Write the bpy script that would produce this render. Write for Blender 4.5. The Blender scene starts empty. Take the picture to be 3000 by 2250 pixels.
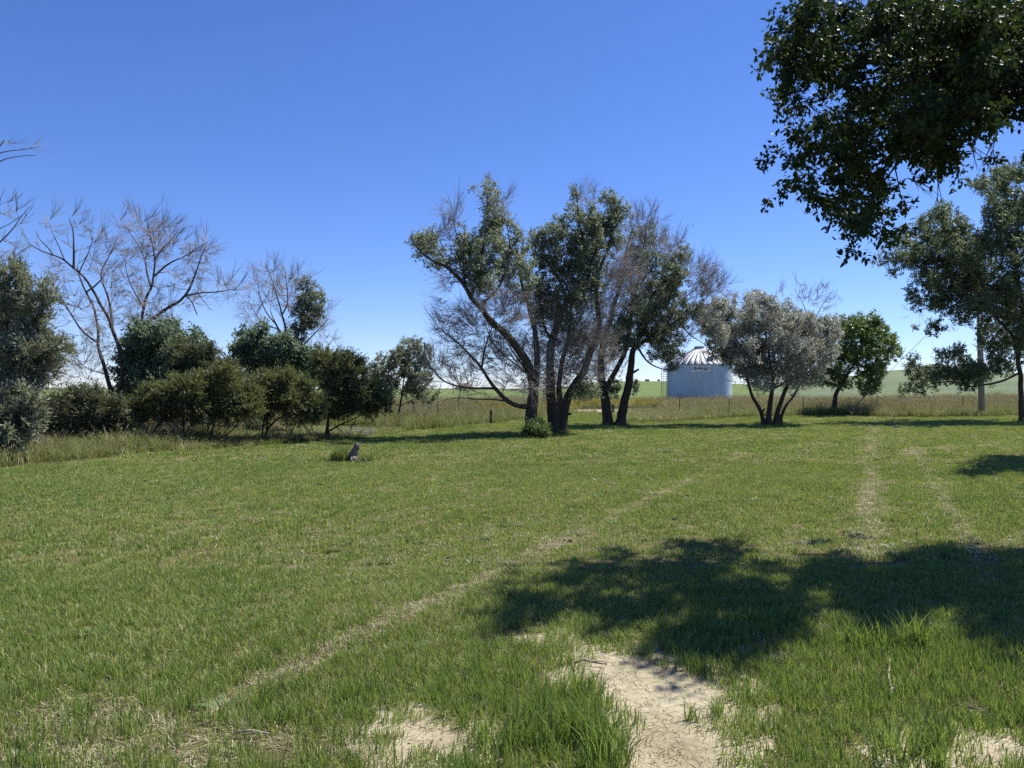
import bpy, bmesh, math, random
import numpy as np
from mathutils import Vector, Matrix

rng = np.random.default_rng(7)
random.seed(7)
R = math.radians
sc = bpy.context.scene
COL = sc.collection

# ------------------------------------------------------------------ camera, sky, sun, exposure
EYE = 1.6                 # eye height above the lawn
F = 2254.0                # focal length in photograph pixels (3000 px wide, about a 26 mm phone lens)
HOR = 1148.0              # photograph row of the horizon
cam = bpy.data.objects.new('camera', bpy.data.cameras.new('camera'))
COL.objects.link(cam)
cam.location = (0, 0, EYE)
cam.rotation_euler = (R(90), 0, 0)
cam.data.sensor_width = 36.0
cam.data.lens = 36.0 * F / 3000.0
cam.data.shift_y = (HOR - 1125.0) / 3000.0
cam.data.clip_start = 0.05
cam.data.clip_end = 9000
sc.camera = cam

SUN_EL = R(57)
SUN_AZ = math.atan2(0.835, 0.55)      # clockwise from +Y (straight ahead), so ahead and to the right
world = bpy.data.worlds.new('World')
sc.world = world
world.use_nodes = True
wn = world.node_tree.nodes
wl = world.node_tree.links
bg = wn['Background']
sky = wn.new('ShaderNodeTexSky')
sky.sky_type = 'NISHITA'
sky.sun_disc = False
sky.sun_elevation = SUN_EL
sky.sun_rotation = SUN_AZ
sky.altitude = 1200
sky.air_density = 1.0
sky.dust_density = 0.0
sky.ozone_density = 1.4
hsv = wn.new('ShaderNodeHueSaturation')
hsv.inputs['Saturation'].default_value = 1.15
tint = wn.new('ShaderNodeMix'); tint.data_type = 'RGBA'; tint.blend_type = 'MULTIPLY'
tint.inputs[0].default_value = 1.0; tint.inputs[7].default_value = (0.81, 0.895, 1.30, 1)
wl.new(sky.outputs[0], hsv.inputs['Color'])
wl.new(hsv.outputs[0], tint.inputs[6])
wl.new(tint.outputs[2], bg.inputs['Color'])
bg.inputs['Strength'].default_value = 0.071

sun_data = bpy.data.lights.new('sun', 'SUN')
sun_data.energy = 5.0
sun_data.angle = R(0.53)
sun_data.color = (1.0, 0.955, 0.87)
sun = bpy.data.objects.new('sun', sun_data)
COL.objects.link(sun)
SDIR = Vector((math.sin(SUN_AZ) * math.cos(SUN_EL), math.cos(SUN_AZ) * math.cos(SUN_EL), math.sin(SUN_EL)))
sun.rotation_euler = SDIR.to_track_quat('Z', 'Y').to_euler()
sun.location = (30, 20, 60)

sc.view_settings.view_transform = 'Standard'
sc.view_settings.look = 'None'
sc.view_settings.exposure = 0.84
sc.view_settings.gamma = 1.0
sc.view_settings.use_curve_mapping = False
sc.render.engine = 'CYCLES'
cy = sc.cycles
cy.max_bounces = 6
cy.diffuse_bounces = 3
cy.glossy_bounces = 2
cy.transmission_bounces = 4
cy.transparent_max_bounces = 4
cy.caustics_reflective = False
cy.caustics_refractive = False
cy.use_denoising = False
cy.pixel_filter_type = 'BLACKMAN_HARRIS'

# ------------------------------------------------------------------ small helpers
def U(o, label=None, cat=None, group=None, kind=None):
    if label: o['label'] = label
    if cat: o['category'] = cat
    if group: o['group'] = group
    if kind: o['kind'] = kind
    return o

def link(o, parent=None):
    COL.objects.link(o)
    if parent is not None: o.parent = parent
    return o

def empty(name, loc, rz=0.0):
    o = bpy.data.objects.new(name, None)
    o.empty_display_size = 0.3
    o.location = loc
    o.rotation_euler = (0, 0, rz)
    return link(o)

def np_mesh(name, V, faces, attrs=None, smooth=False):
    """faces: list of integer arrays (n,k)"""
    V = np.asarray(V, dtype=np.float32).reshape(-1, 3)
    me = bpy.data.meshes.new(name)
    me.vertices.add(len(V))
    me.vertices.foreach_set('co', V.ravel())
    faces = [np.asarray(f, dtype=np.int32) for f in faces if len(f)]
    nl = sum(f.size for f in faces)
    npoly = sum(len(f) for f in faces)
    if npoly:
        me.loops.add(nl)
        me.loops.foreach_set('vertex_index', np.concatenate([f.ravel() for f in faces]))
        tot = np.concatenate([np.full(len(f), f.shape[1], np.int32) for f in faces])
        me.polygons.add(npoly)
        me.polygons.foreach_set('loop_start', np.concatenate([[0], np.cumsum(tot)[:-1]]).astype(np.int32))
        me.polygons.foreach_set('loop_total', tot)
        if smooth: me.polygons.foreach_set('use_smooth', np.ones(npoly, bool))
    for k, a in (attrs or {}).items():
        a = np.asarray(a)
        if a.ndim == 2:
            at = me.attributes.new(k, 'FLOAT_VECTOR', 'POINT'); at.data.foreach_set('vector', a.astype(np.float32).ravel())
        elif a.dtype.kind == 'i':
            at = me.attributes.new(k, 'INT', 'POINT'); at.data.foreach_set('value', a.astype(np.int32))
        else:
            at = me.attributes.new(k, 'FLOAT', 'POINT'); at.data.foreach_set('value', a.astype(np.float32))
    me.update(calc_edges=True)
    return me

def mobj(name, me, m, parent=None):
    o = bpy.data.objects.new(name, me)
    if m is not None: me.materials.append(m)
    return link(o, parent)

def unit(v, axis=-1):
    return v / np.maximum(np.linalg.norm(v, axis=axis, keepdims=True), 1e-9)

# value noise ---------------------------------------------------------------
_NT = rng.random((64, 64))
def vnoise(x, y, s, ox=0.0, oy=0.0):
    x = np.asarray(x, float) / s + ox + 1000; y = np.asarray(y, float) / s + oy + 1000
    ix = np.floor(x).astype(int); iy = np.floor(y).astype(int)
    fx = x - ix; fy = y - iy
    fx = fx * fx * (3 - 2 * fx); fy = fy * fy * (3 - 2 * fy)
    g = lambda a, b: _NT[a % 64, b % 64]
    return (g(ix, iy) * (1 - fx) + g(ix + 1, iy) * fx) * (1 - fy) + (g(ix, iy + 1) * (1 - fx) + g(ix + 1, iy + 1) * fx) * fy
def fbm(x, y, s, ox=0.0):
    return (vnoise(x, y, s, ox, ox * .7) + .5 * vnoise(x, y, s / 2.1, ox + 9, 3) + .25 * vnoise(x, y, s / 4.3, ox + 17, 5)) / 1.75

def sstep(a, b, x):
    t = np.clip((np.asarray(x, float) - a) / (b - a), 0, 1)
    return t * t * (3 - 2 * t)

def in_poly(x, y, poly):
    x = np.asarray(x, float); y = np.asarray(y, float)
    c = np.zeros(x.shape, bool)
    n = len(poly)
    for i in range(n):
        x1, y1 = poly[i]; x2, y2 = poly[(i + 1) % n]
        cond = ((y1 > y) != (y2 > y))
        xi = (x2 - x1) * (y - y1) / ((y2 - y1) if y2 != y1 else 1e-9) + x1
        c ^= cond & (x < xi)
    return c

def dist_poly(x, y, poly):
    d = np.full(np.shape(x), 1e9)
    n = len(poly)
    for i in range(n):
        a = np.array(poly[i], float); b = np.array(poly[(i + 1) % n], float)
        ab = b - a
        t = np.clip(((x - a[0]) * ab[0] + (y - a[1]) * ab[1]) / (ab @ ab + 1e-12), 0, 1)
        d = np.minimum(d, np.hypot(x - a[0] - t * ab[0], y - a[1] - t * ab[1]))
    return d

# photograph pixel + distance -> world --------------------------------------
def P(px, py, Y):
    return np.array(((px - 1500.0) / F * Y, Y, EYE + (HOR - py) / F * Y))
def G(px, py):
    Y = EYE * F / (py - HOR)
    return ((px - 1500.0) / F * Y, Y)

# ------------------------------------------------------------------ materials
def mat(name):
    m = bpy.data.materials.new(name)
    m.use_nodes = True
    nt = m.node_tree
    b = nt.nodes['Principled BSDF']
    return m, nt, b

def N(nt, t, **kw):
    n = nt.nodes.new(t)
    for k, v in kw.items():
        if k in n.inputs: n.inputs[k].default_value = v
        else: setattr(n, k, v)
    return n

def ramp(nt, fac, stops):
    r = nt.nodes.new('ShaderNodeValToRGB')
    el = r.color_ramp.elements
    while len(el) < len(stops): el.new(0.5)
    for e, (p, c) in zip(el, stops):
        e.position = p; e.color = (*c, 1)
    if fac is not None: nt.links.new(fac, r.inputs[0])
    return r

def noise(nt, scale, detail=4, rough=.6, vec=None, dist=0.0):
    n = N(nt, 'ShaderNodeTexNoise')
    n.inputs['Scale'].default_value = scale
    n.inputs['Detail'].default_value = detail
    n.inputs['Roughness'].default_value = rough
    n.inputs['Distortion'].default_value = dist
    if vec is not None: nt.links.new(vec, n.inputs['Vector'])
    return n

def mixc(nt, fac, a, b, mode='MIX'):
    m = nt.nodes.new('ShaderNodeMix'); m.data_type = 'RGBA'; m.blend_type = mode
    for sock, v in ((m.inputs[0], fac), (m.inputs[6], a), (m.inputs[7], b)):
        if hasattr(v, 'links') or hasattr(v, 'is_linked'): nt.links.new(v, sock)
        elif isinstance(v, tuple): sock.default_value = (*v, 1)
        else: sock.default_value = v
    return m.outputs[2]

def gpos(nt):
    return N(nt, 'ShaderNodeNewGeometry').outputs['Position']
def objco(nt):
    return N(nt, 'ShaderNodeTexCoord').outputs['Object']
def mapping(nt, vec, scale):
    m = N(nt, 'ShaderNodeMapping'); m.inputs['Scale'].default_value = scale
    nt.links.new(vec, m.inputs['Vector']); return m.outputs[0]
def bump(nt, b, h, strength=.4, dist=.02):
    n = N(nt, 'ShaderNodeBump'); n.inputs['Strength'].default_value = strength; n.inputs['Distance'].default_value = dist
    nt.links.new(h, n.inputs['Height']); nt.links.new(n.outputs[0], b.inputs['Normal'])

def leaf_mat(name, c0, c1, trans=.35, spec=.35, rough=.45, tscale=1.25, tb=.62):
    """leaf or blade: colour runs c0 to c1 with the piece's own random number"""
    m, nt, b = mat(name)
    a = N(nt, 'ShaderNodeAttribute'); a.attribute_name = 'rnd'
    ns = noise(nt, .9, 3, .6, gpos(nt))
    ad = N(nt, 'ShaderNodeMath', operation='MULTIPLY_ADD'); ad.inputs[1].default_value = .65
    nt.links.new(a.outputs['Fac'], ad.inputs[0])
    ml = N(nt, 'ShaderNodeMath', operation='MULTIPLY'); ml.inputs[1].default_value = .35
    nt.links.new(ns.outputs['Fac'], ml.inputs[0]); nt.links.new(ml.outputs[0], ad.inputs[2])
    r = ramp(nt, ad.outputs[0], [(.1, c0), (.9, c1)])
    b.inputs['Roughness'].default_value = rough
    b.inputs['Specular IOR Level'].default_value = spec
    nt.links.new(r.outputs[0], b.inputs['Base Color'])
    t = N(nt, 'ShaderNodeBsdfTranslucent')
    tc = mixc(nt, 1.0, r.outputs[0], (tscale * 1.03, tscale, tscale * tb), 'MULTIPLY')
    nt.links.new(tc, t.inputs['Color'])
    mx = N(nt, 'ShaderNodeMixShader'); mx.inputs[0].default_value = trans
    nt.links.new(b.outputs[0], mx.inputs[1]); nt.links.new(t.outputs[0], mx.inputs[2])
    nt.links.new(mx.outputs[0], nt.nodes['Material Output'].inputs['Surface'])
    return m

def bark_mat(name, c0, c1, sc_=(14, 14, 2.2), strength=.9, rough=.9):
    m, nt, b = mat(name)
    v = mapping(nt, objco(nt), sc_)
    n1 = noise(nt, 1.0, 6, .7, v, .6)
    n2 = noise(nt, 3.5, 4, .6, gpos(nt))
    r = ramp(nt, n1.outputs['Fac'], [(.3, c0), (.7, c1)])
    c = mixc(nt, n2.outputs['Fac'], r.outputs[0], tuple(x * .55 for x in c1), 'MIX')
    nt.links.new(c, b.inputs['Base Color'])
    b.inputs['Roughness'].default_value = rough
    b.inputs['Specular IOR Level'].default_value = .2
    bump(nt, b, n1.outputs['Fac'], strength, .05)
    return m

M = {}
M['bark'] = bark_mat('bark', (.035, .028, .022), (.115, .095, .075))
M['bark_grey'] = bark_mat('bark_grey', (.07, .06, .05), (.19, .17, .145))
M['bark_dead'] = bark_mat('bark_dead', (.045, .036, .03), (.14, .115, .095), (20, 20, 3))
M['twig'] = bark_mat('twig', (.06, .05, .045), (.12, .10, .09), (6, 6, 6), .1)
M['twig_dead'] = bark_mat('twig_dead', (.20, .175, .155), (.40, .36, .33), (3, 3, 3), .1)
M['leaf_ash'] = leaf_mat('leaf_ash', (0.095, 0.13, 0.078), (0.24, 0.275, 0.19), .42, .28, .45, 1.45, .8)
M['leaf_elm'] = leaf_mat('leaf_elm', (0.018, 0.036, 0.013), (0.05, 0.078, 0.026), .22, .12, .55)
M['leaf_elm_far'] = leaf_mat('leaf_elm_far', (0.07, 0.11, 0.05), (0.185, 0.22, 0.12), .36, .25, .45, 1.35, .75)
M['leaf_olive'] = leaf_mat('leaf_olive', (0.19, 0.215, 0.165), (0.49, 0.51, 0.44), .36, .5, .4, 1.1, .9)
M['leaf_green'] = leaf_mat('leaf_green', (0.075, 0.14, 0.042), (0.19, 0.265, 0.09), .32, .45, .4)
M['leaf_blue'] = leaf_mat('leaf_blue', (0.07, 0.125, 0.07), (0.19, 0.25, 0.16), .36, .3, .45, 1.35, .85)
M['juniper'] = leaf_mat('juniper', (0.075, 0.1, 0.042), (0.19, 0.215, 0.105), .32, .25, .6)
M['juniper_dark'] = leaf_mat('juniper_dark', (0.06, 0.08, 0.045), (0.155, 0.18, 0.11), .32, .25, .6)
M['juniper_grey'] = leaf_mat('juniper_grey', (0.12, 0.145, 0.105), (0.28, 0.31, 0.24), .32, .3, .55)
M['needle_dead'] = leaf_mat('needle_dead', (0.1, 0.05, 0.03), (0.2, 0.11, 0.07), .1, .2, .7)

# ------------------------------------------------------------------ the lie of the land
CREST = [(-2500, 1132), (0, 1136), (900, 1138), (1260, 1138), (1600, 1139), (1690, 1128), (1760, 1119), (1850, 1116), (1960, 1117), (2100, 1122),
         (2250, 1128), (2330, 1125), (2450, 1108), (2600, 1085), (2670, 1081), (2800, 1083), (2950, 1092), (3300, 1104), (5500, 1118)]
CX = np.array([(c[0] - 1500) / F for c in CREST]); CE = np.array([(HOR - c[1]) / F for c in CREST])
def crest_at(ang):
    u = np.tan(np.clip(ang, -1.05, 1.05))
    e = np.interp(u, CX, CE)
    rc = np.interp(u, [(1700 - 1500) / F, (2300 - 1500) / F, (2600 - 1500) / F], [620., 560., 380.])
    return e, rc
def gz(x, y):
    x = np.asarray(x, float); y = np.asarray(y, float)
    r = np.hypot(x, y)
    ang = np.arctan2(x, np.maximum(y, 1e-6))
    front = sstep(-5, 30, y)
    e, rc = crest_at(ang)
    Yc = rc * np.cos(np.clip(np.abs(ang), 0, 1.1))
    zc = EYE + e * Yc
    t = np.clip((r - 92) / (rc - 92), 0, 1)
    z = .0 + .28 * sstep(52, 90, r) + (zc - .28) * (t ** .92)
    z = z - np.clip(r - rc, 0, 1e9) * .012
    z = z * front
    z = z + .05 * (fbm(x, y, 7.0, 3) - .5) * sstep(2.5, 9, r) + .10 * np.exp(-((x - 20.5) ** 2 + (y - 50) ** 2) / 22.)
    return z
def gz1(x, y): return float(gz(np.array([x]), np.array([y]))[0])

LAWN = [(-13.5, 2), (-12.6, 9), (-10.7, 16), (-9.7, 19.2), (-8.4, 21), (-6.5, 23.9), (-5.4, 27.5), (-5.2, 30.6), (-3, 33.4), (-1, 38.4), (.8, 44.5), (3, 52),
        (4.9, 58.6), (7.9, 58.6), (6.9, 50), (5.9, 40.2), (7.9, 40), (10, 43), (15, 48.7), (19.7, 49.2), (23, 46.8), (33, 50), (48, 53), (70, 40), (70, -12), (-14, -12)]
DIRT = [G(*p) for p in [(1685, 1955), (1739, 1926), (1820, 1932), (1902, 1923), (1963, 1959), (2065, 1981), (2148, 2017), (2165, 2089), (2140, 2161), (2160, 2260),
                        (2140, 2400), (1850, 2400), (1833, 2250), (1812, 2143), (1761, 2107), (1739, 2053), (1689, 2002)]]
DIRT2 = [G(*p) for p in [(1090, 2140), (1140, 2105), (1250, 2100), (1345, 2130), (1356, 2190), (1260, 2215), (1150, 2200)]]
DIRT3 = [G(*p) for p in [(1570, 1872), (1640, 1860), (1672, 1880), (1620, 1895)]]
DIRT4 = [G(*p) for p in [(2660, 2200), (2760, 2175), (2900, 2160), (2990, 2190), (2990, 2235), (2830, 2245), (2700, 2235)]]
DIRT5 = [G(*p) for p in [(1560, 1668), (1585, 1655), (1600, 1690), (1575, 1705)]]

# terrain: fan of rings round the viewpoint, cut into ground and the fields beyond
def polar_mesh():
    angs = np.concatenate([np.linspace(-math.pi, -1.0, 30, endpoint=False), np.linspace(-1.0, 1.0, 260), np.linspace(1.0, math.pi, 31)[1:-1]])
    rs = np.concatenate([[0.0], np.geomspace(1.2, 88, 110), np.geomspace(92, 700, 46), np.geomspace(760, 6000, 12)])
    A, RR = np.meshgrid(angs, rs)
    X = RR * np.sin(A); Y = RR * np.cos(A)
    Z = gz(X, Y)
    Z = np.where(RR > 3000, np.minimum(Z, -2), Z)
    return angs, rs, np.stack([X, Y, Z], -1)
angs, rs, TV = polar_mesh()
na, nr = len(angs), len(rs)
ii, jj = np.meshgrid(np.arange(nr - 1), np.arange(na), indexing='ij')
quad = np.stack([ii * na + jj, ii * na + (jj + 1) % na, (ii + 1) * na + (jj + 1) % na, (ii + 1) * na + jj], -1).reshape(-1, 4)
qr = rs[ii.ravel() + 1]; qa = angs[jj.ravel()]
qe, qrc = crest_at(qa)
U_WHEAT = math.atan((2262 - 1500) / F)
zone = np.zeros(len(quad), int)
far = qr > 91
zone[far] = 1
zone[far & (qa > U_WHEAT)] = 2
zone[far & (qa < math.atan((1690 - 1500) / F)) & (qr > .66 * qrc)] = 3

def zone_mesh(name, k):
    q = quad[zone == k]
    u, inv = np.unique(q, return_inverse=True)
    q = inv.reshape(q.shape)
    return np_mesh(name, TV.reshape(-1, 3)[u], [q[:, ::-1]], smooth=True)

def ground_mat():
    m, nt, b = mat('soil_and_thatch')
    p = gpos(nt)
    n1 = noise(nt, .35, 6, .65, p); n2 = noise(nt, 18, 5, .7, p); n3 = noise(nt, 90, 3, .6, p)
    r = ramp(nt, n1.outputs['Fac'], [(.35, (.115, .125, .05)), (.55, (.155, .15, .07)), (.72, (.22, .195, .11))])
    r2 = ramp(nt, n2.outputs['Fac'], [(.3, (.55, .55, .5)), (.7, (1.25, 1.2, 1.1))])
    c = mixc(nt, 1.0, r.outputs[0], r2.outputs[0], 'MULTIPLY')
    r3 = ramp(nt, n3.outputs['Fac'], [(.35, (.55, .52, .48)), (.65, (1.35, 1.32, 1.3))])
    c = mixc(nt, 1.0, c, r3.outputs[0], 'MULTIPLY')
    nt.links.new(c, b.inputs['Base Color'])
    b.inputs['Roughness'].default_value = 1; b.inputs['Specular IOR Level'].default_value = .1
    bump(nt, b, n3.outputs['Fac'], .9, .03)
    return m

def field_mat(name, c0, c1, c2, band=.02, rows=None):
    m, nt, b = mat(name)
    p = gpos(nt)
    n1 = noise(nt, .012, 5, .6, p)
    v = mapping(nt, p, (.004, .05, .05))
    n2 = noise(nt, 1.6, 5, .65, v, .4)
    n3 = noise(nt, 1.2, 6, .75, p)
    r = ramp(nt, n2.outputs['Fac'], [(.3, c0), (.52, c1), (.68, c2)])
    r3 = ramp(nt, n3.outputs['Fac'], [(.25, (.72, .74, .7)), (.75, (1.25, 1.22, 1.15))])
    c = mixc(nt, 1.0, r.outputs[0], r3.outputs[0], 'MULTIPLY')
    r1 = ramp(nt, n1.outputs['Fac'], [(.35, (.85, .9, .85)), (.65, (1.15, 1.1, 1.05))])
    c = mixc(nt, 1.0, c, r1.outputs[0], 'MULTIPLY')
    nt.links.new(c, b.inputs['Base Color'])
    b.inputs['Roughness'].default_value = 1; b.inputs['Specular IOR Level'].default_value = .1
    bump(nt, b, n3.outputs['Fac'], .5, .3)
    return m

M['ground'] = ground_mat()
M['pasture'] = field_mat('pasture', (.085, .13, .042), (.11, .15, .055), (.15, .175, .078))
M['wheat'] = field_mat('wheat', (.095, .13, .075), (.118, .152, .096), (.15, .175, .115))
M['belt'] = field_mat('belt', (.053, .076, .038), (.07, .092, .046), (.09, .107, .057))
for k, (nm, mk) in enumerate([('ground', 'ground'), ('pasture_field', 'pasture'), ('wheat_field', 'wheat'), ('far_field', 'belt')]):
    U(mobj(nm, zone_mesh(nm, k), M[mk]), kind='structure')

# gravel road beyond the gate
def sheet(name, poly, m, dz, kind='structure', grid=None, jit=0.0):
    bm = bmesh.new()
    pts = []
    n = len(poly)
    for i in range(n):
        a = np.array(poly[i]); b2 = np.array(poly[(i + 1) % n])
        k = max(1, int(np.linalg.norm(b2 - a) / (grid or 1)))
        for t in range(k): pts.append(a + (b2 - a) * t / k + rng.normal(0, jit, 2))
    vs = [bm.verts.new((p[0], p[1], 0)) for p in pts]
    f = bm.faces.new(vs)
    bmesh.ops.triangulate(bm, faces=[f])
    bmesh.ops.subdivide_edges(bm, edges=bm.edges[:], cuts=2, use_grid_fill=True)
    for v in bm.verts: v.co.z = gz1(v.co.x, v.co.y) + dz
    bm.normal_update()
    for f in bm.faces:
        if f.normal.z < 0: f.normal_flip()
    me = bpy.data.meshes.new(name); bm.to_mesh(me); bm.free()
    o = mobj(name, me, m)
    return U(o, kind=kind)

def gravel_mat():
    m, nt, b = mat('gravel')
    p = gpos(nt)
    n1 = noise(nt, 1.3, 6, .7, p); n2 = noise(nt, 40, 3, .7, p)
    r = ramp(nt, n1.outputs['Fac'], [(.3, (.25, .19, .14)), (.7, (.35, .275, .21))])
    r2 = ramp(nt, n2.outputs['Fac'], [(.3, (.8, .8, .8)), (.7, (1.15, 1.15, 1.15))])
    nt.links.new(mixc(nt, 1.0, r.outputs[0], r2.outputs[0], 'MULTIPLY'), b.inputs['Base Color'])
    b.inputs['Roughness'].default_value = 1
    bump(nt, b, n2.outputs['Fac'], .5, .03)
    return m
M['gravel'] = gravel_mat()
ROAD = [(4.6, 59.4), (9, 59.6), (13, 60), (22, 63), (32, 70), (36, 78), (33, 80), (28, 74), (20, 68.5), (12, 66), (5.0, 65.5)]
sheet('gravel_road', ROAD, M['gravel'], .03, grid=1.5, jit=.08)

def soil_mat():
    m, nt, b = mat('dry_soil')
    p = gpos(nt)
    n0 = noise(nt, 2.2, 5, .6, p)
    r = ramp(nt, n0.outputs['Fac'], [(.3, (.235, .2, .125)), (.5, (.335, .297, .198)), (.75, (.40, .365, .257))])
    # warped crack network, fading in and out
    wv = noise(nt, 5, 3, .6, p)
    wp = mixc(nt, .12, p, wv.outputs['Color'])
    vo = N(nt, 'ShaderNodeTexVoronoi'); vo.feature = 'DISTANCE_TO_EDGE'; vo.inputs['Scale'].default_value = 9
    nt.links.new(wp, vo.inputs['Vector'])
    vo2 = N(nt, 'ShaderNodeTexVoronoi'); vo2.feature = 'DISTANCE_TO_EDGE'; vo2.inputs['Scale'].default_value = 26
    nt.links.new(wp, vo2.inputs['Vector'])
    cr = ramp(nt, vo.outputs['Distance'], [(0, (.42, .38, .32)), (.03, (1, 1, 1))])
    cr2 = ramp(nt, vo2.outputs['Distance'], [(0, (.78, .75, .7)), (.05, (1, 1, 1))])
    gate = noise(nt, 3.2, 3, .6, p)
    gr = ramp(nt, gate.outputs['Fac'], [(.5, (0, 0, 0)), (.6, (1, 1, 1))])
    c = mixc(nt, gr.outputs[0], r.outputs[0], mixc(nt, 1.0, r.outputs[0], cr.outputs[0], 'MULTIPLY'))
    c = mixc(nt, 1.0, c, cr2.outputs[0], 'MULTIPLY')
    nt.links.new(c, b.inputs['Base Color'])
    b.inputs['Roughness'].default_value = 1; b.inputs['Specular IOR Level'].default_value = .1
    n2 = noise(nt, 60, 5, .7, p)
    h = mixc(nt, .5, n2.outputs['Fac'], cr.outputs[0])
    bump(nt, b, h, .8, .012)
    return m
M['soil'] = soil_mat()
def grow_poly(poly, k):
    c = np.mean(poly, axis=0)
    out = []
    for p in poly:
        v = np.array(p) - c; L = np.linalg.norm(v); out.append(tuple(c + v * (L + k) / L))
    return out
for i, (pl, k) in enumerate([(DIRT, .22), (DIRT2, .2), (DIRT3, .14), (DIRT4, .2)]):
    sheet('bare_soil', grow_poly(pl, k), M['soil'], .005, grid=.07, jit=.02)

# brown butte on the far left horizon
def butte():
    c = P(1368, 1141, 880)
    n = 40
    V = []; Fc = []
    xs = np.linspace(-26, 26, n); ys = np.linspace(-22, 22, 24)
    X, Y = np.meshgrid(xs, ys)
    h = np.maximum(0, 1 - (np.abs(X + 2) / 15) ** 1.7 - (Y / 18) ** 2)
    Z = 10.2 * np.clip(h, 0, 1) ** .8 + .9 * (fbm(X, Y, 6, 2) - .5) * (h > 0) - 2.2
    V = np.stack([X + c[0], Y + c[1], Z + c[2]], -1).reshape(-1, 3)
    a, b2 = np.meshgrid(np.arange(23), np.arange(n - 1), indexing='ij')
    q = np.stack([a * n + b2, a * n + b2 + 1, (a + 1) * n + b2 + 1, (a + 1) * n + b2], -1).reshape(-1, 4)
    m, nt, b = mat('dry_hill')
    n1 = noise(nt, .25, 6, .7, gpos(nt))
    r = ramp(nt, n1.outputs['Fac'], [(.3, (.145, .115, .085)), (.7, (.25, .2, .145))])
    nt.links.new(r.outputs[0], b.inputs['Base Color']); b.inputs['Roughness'].default_value = 1
    U(mobj('butte', np_mesh('butte', V, [q], smooth=True), m), kind='structure')
butte()
def knoll():
    c = P(2738, 1083, 385)
    xs = np.linspace(-14, 14, 30); ys = np.linspace(-12, 12, 16)
    X, Y = np.meshgrid(xs, ys)
    h = np.maximum(0, 1 - (np.abs(X) / 9) ** 2.2 - (Y / 10) ** 2)
    Z = 3.4 * h ** .7 - .6 + .4 * (fbm(X, Y, 3, 5) - .5)
    V = np.stack([X + c[0], Y + c[1], Z + c[2]], -1).reshape(-1, 3)
    a, b2 = np.meshgrid(np.arange(15), np.arange(29), indexing='ij')
    q = np.stack([a * 30 + b2, a * 30 + b2 + 1, (a + 1) * 30 + b2 + 1, (a + 1) * 30 + b2], -1).reshape(-1, 4)
    U(mobj('knoll', np_mesh('knoll', V, [q], smooth=True), M['belt']), kind='structure')
knoll()

# ------------------------------------------------------------------ tubes, leaves, trees
def tubes(PT, RD, S=3, twist=None):
    """PT (M,K,3) polylines, RD (M,K) radii -> verts, quads"""
    Mn, K, _ = PT.shape
    d = np.empty_like(PT)
    d[:, 1:-1] = PT[:, 2:] - PT[:, :-2]; d[:, 0] = PT[:, 1] - PT[:, 0]; d[:, -1] = PT[:, -1] - PT[:, -2]
    d = unit(d)
    ref = np.where(np.abs(d[:, :1, 2:3]) > .8, np.array([1., 0, 0]), np.array([0, 0, 1.]))
    ref = np.broadcast_to(ref, d.shape)
    a = unit(np.cross(d, ref)); b = np.cross(d, a)
    th = np.arange(S) * 2 * math.pi / S
    ring = a[:, :, None, :] * np.cos(th)[None, None, :, None] + b[:, :, None, :] * np.sin(th)[None, None, :, None]
    rad = RD[:, :, None, None]
    if twist is not None: rad = rad * twist
    V = PT[:, :, None, :] + ring * rad
    m, k, s = np.meshgrid(np.arange(Mn), np.arange(K - 1), np.arange(S), indexing='ij')
    base = m * K * S
    q = np.stack([base + k * S + s, base + k * S + (s + 1) % S, base + (k + 1) * S + (s + 1) % S, base + (k + 1) * S + s], -1).reshape(-1, 4)
    return V.reshape(-1, 3), q

class Acc:
    def __init__(s): s.V = []; s.F = []; s.A = []; s.n = 0
    def add(s, V, Fs, a=None):
        s.V.append(V)
        for f in Fs: s.F.append(np.asarray(f) + s.n)
        s.A.append(np.zeros(len(V)) if a is None else a)
        s.n += len(V)
    def mesh(s, name, smooth=False):
        by = {}
        for f in s.F: by.setdefault(f.shape[1], []).append(f)
        return np_mesh(name, np.concatenate(s.V), [np.concatenate(v) for v in by.values()], {'rnd': np.concatenate(s.A)}, smooth)

def rvec(n): return unit(rng.normal(size=(n, 3)))

def leaf_geo(pos, ax, size, w, fancy=False):
    n = len(pos)
    a = unit(ax); nn = rvec(n) * .8 + np.array([0, 0, .7])
    b = unit(np.cross(nn, a)); c = np.cross(a, b)
    sz = (size * rng.uniform(.65, 1.3, n))[:, None]
    rnd = rng.random(n)
    if fancy:
        cur = rng.uniform(-.12, .12, n)[:, None]
        tmpl = [(0, 0, 0), (.3, .95 * w, .06), (.68, .7 * w, .05), (1, 0, 0), (.68, -.7 * w, .05), (.3, -.95 * w, .06)]
    else:
        cur = rng.uniform(-.1, .1, n)[:, None]
        tmpl = [(0, 0, 0), (.45, w, .08), (1, 0, 0), (.45, -w, .08)]
    V = np.stack([pos + sz * (x * a + y * b + (z * 1.0 + cur * x * x) * c) for x, y, z in tmpl], 1)
    k = len(tmpl); i = np.arange(n)[:, None] * k
    if fancy: Fs = [np.concatenate([i + np.array([[0, 3, 2, 1]]), i + np.array([[0, 5, 4, 3]])])]
    else: Fs = [np.concatenate([i + np.array([[0, 2, 1]]), i + np.array([[0, 3, 2]])])]
    return V.reshape(-1, 3), Fs, np.repeat(rnd, k)

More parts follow.
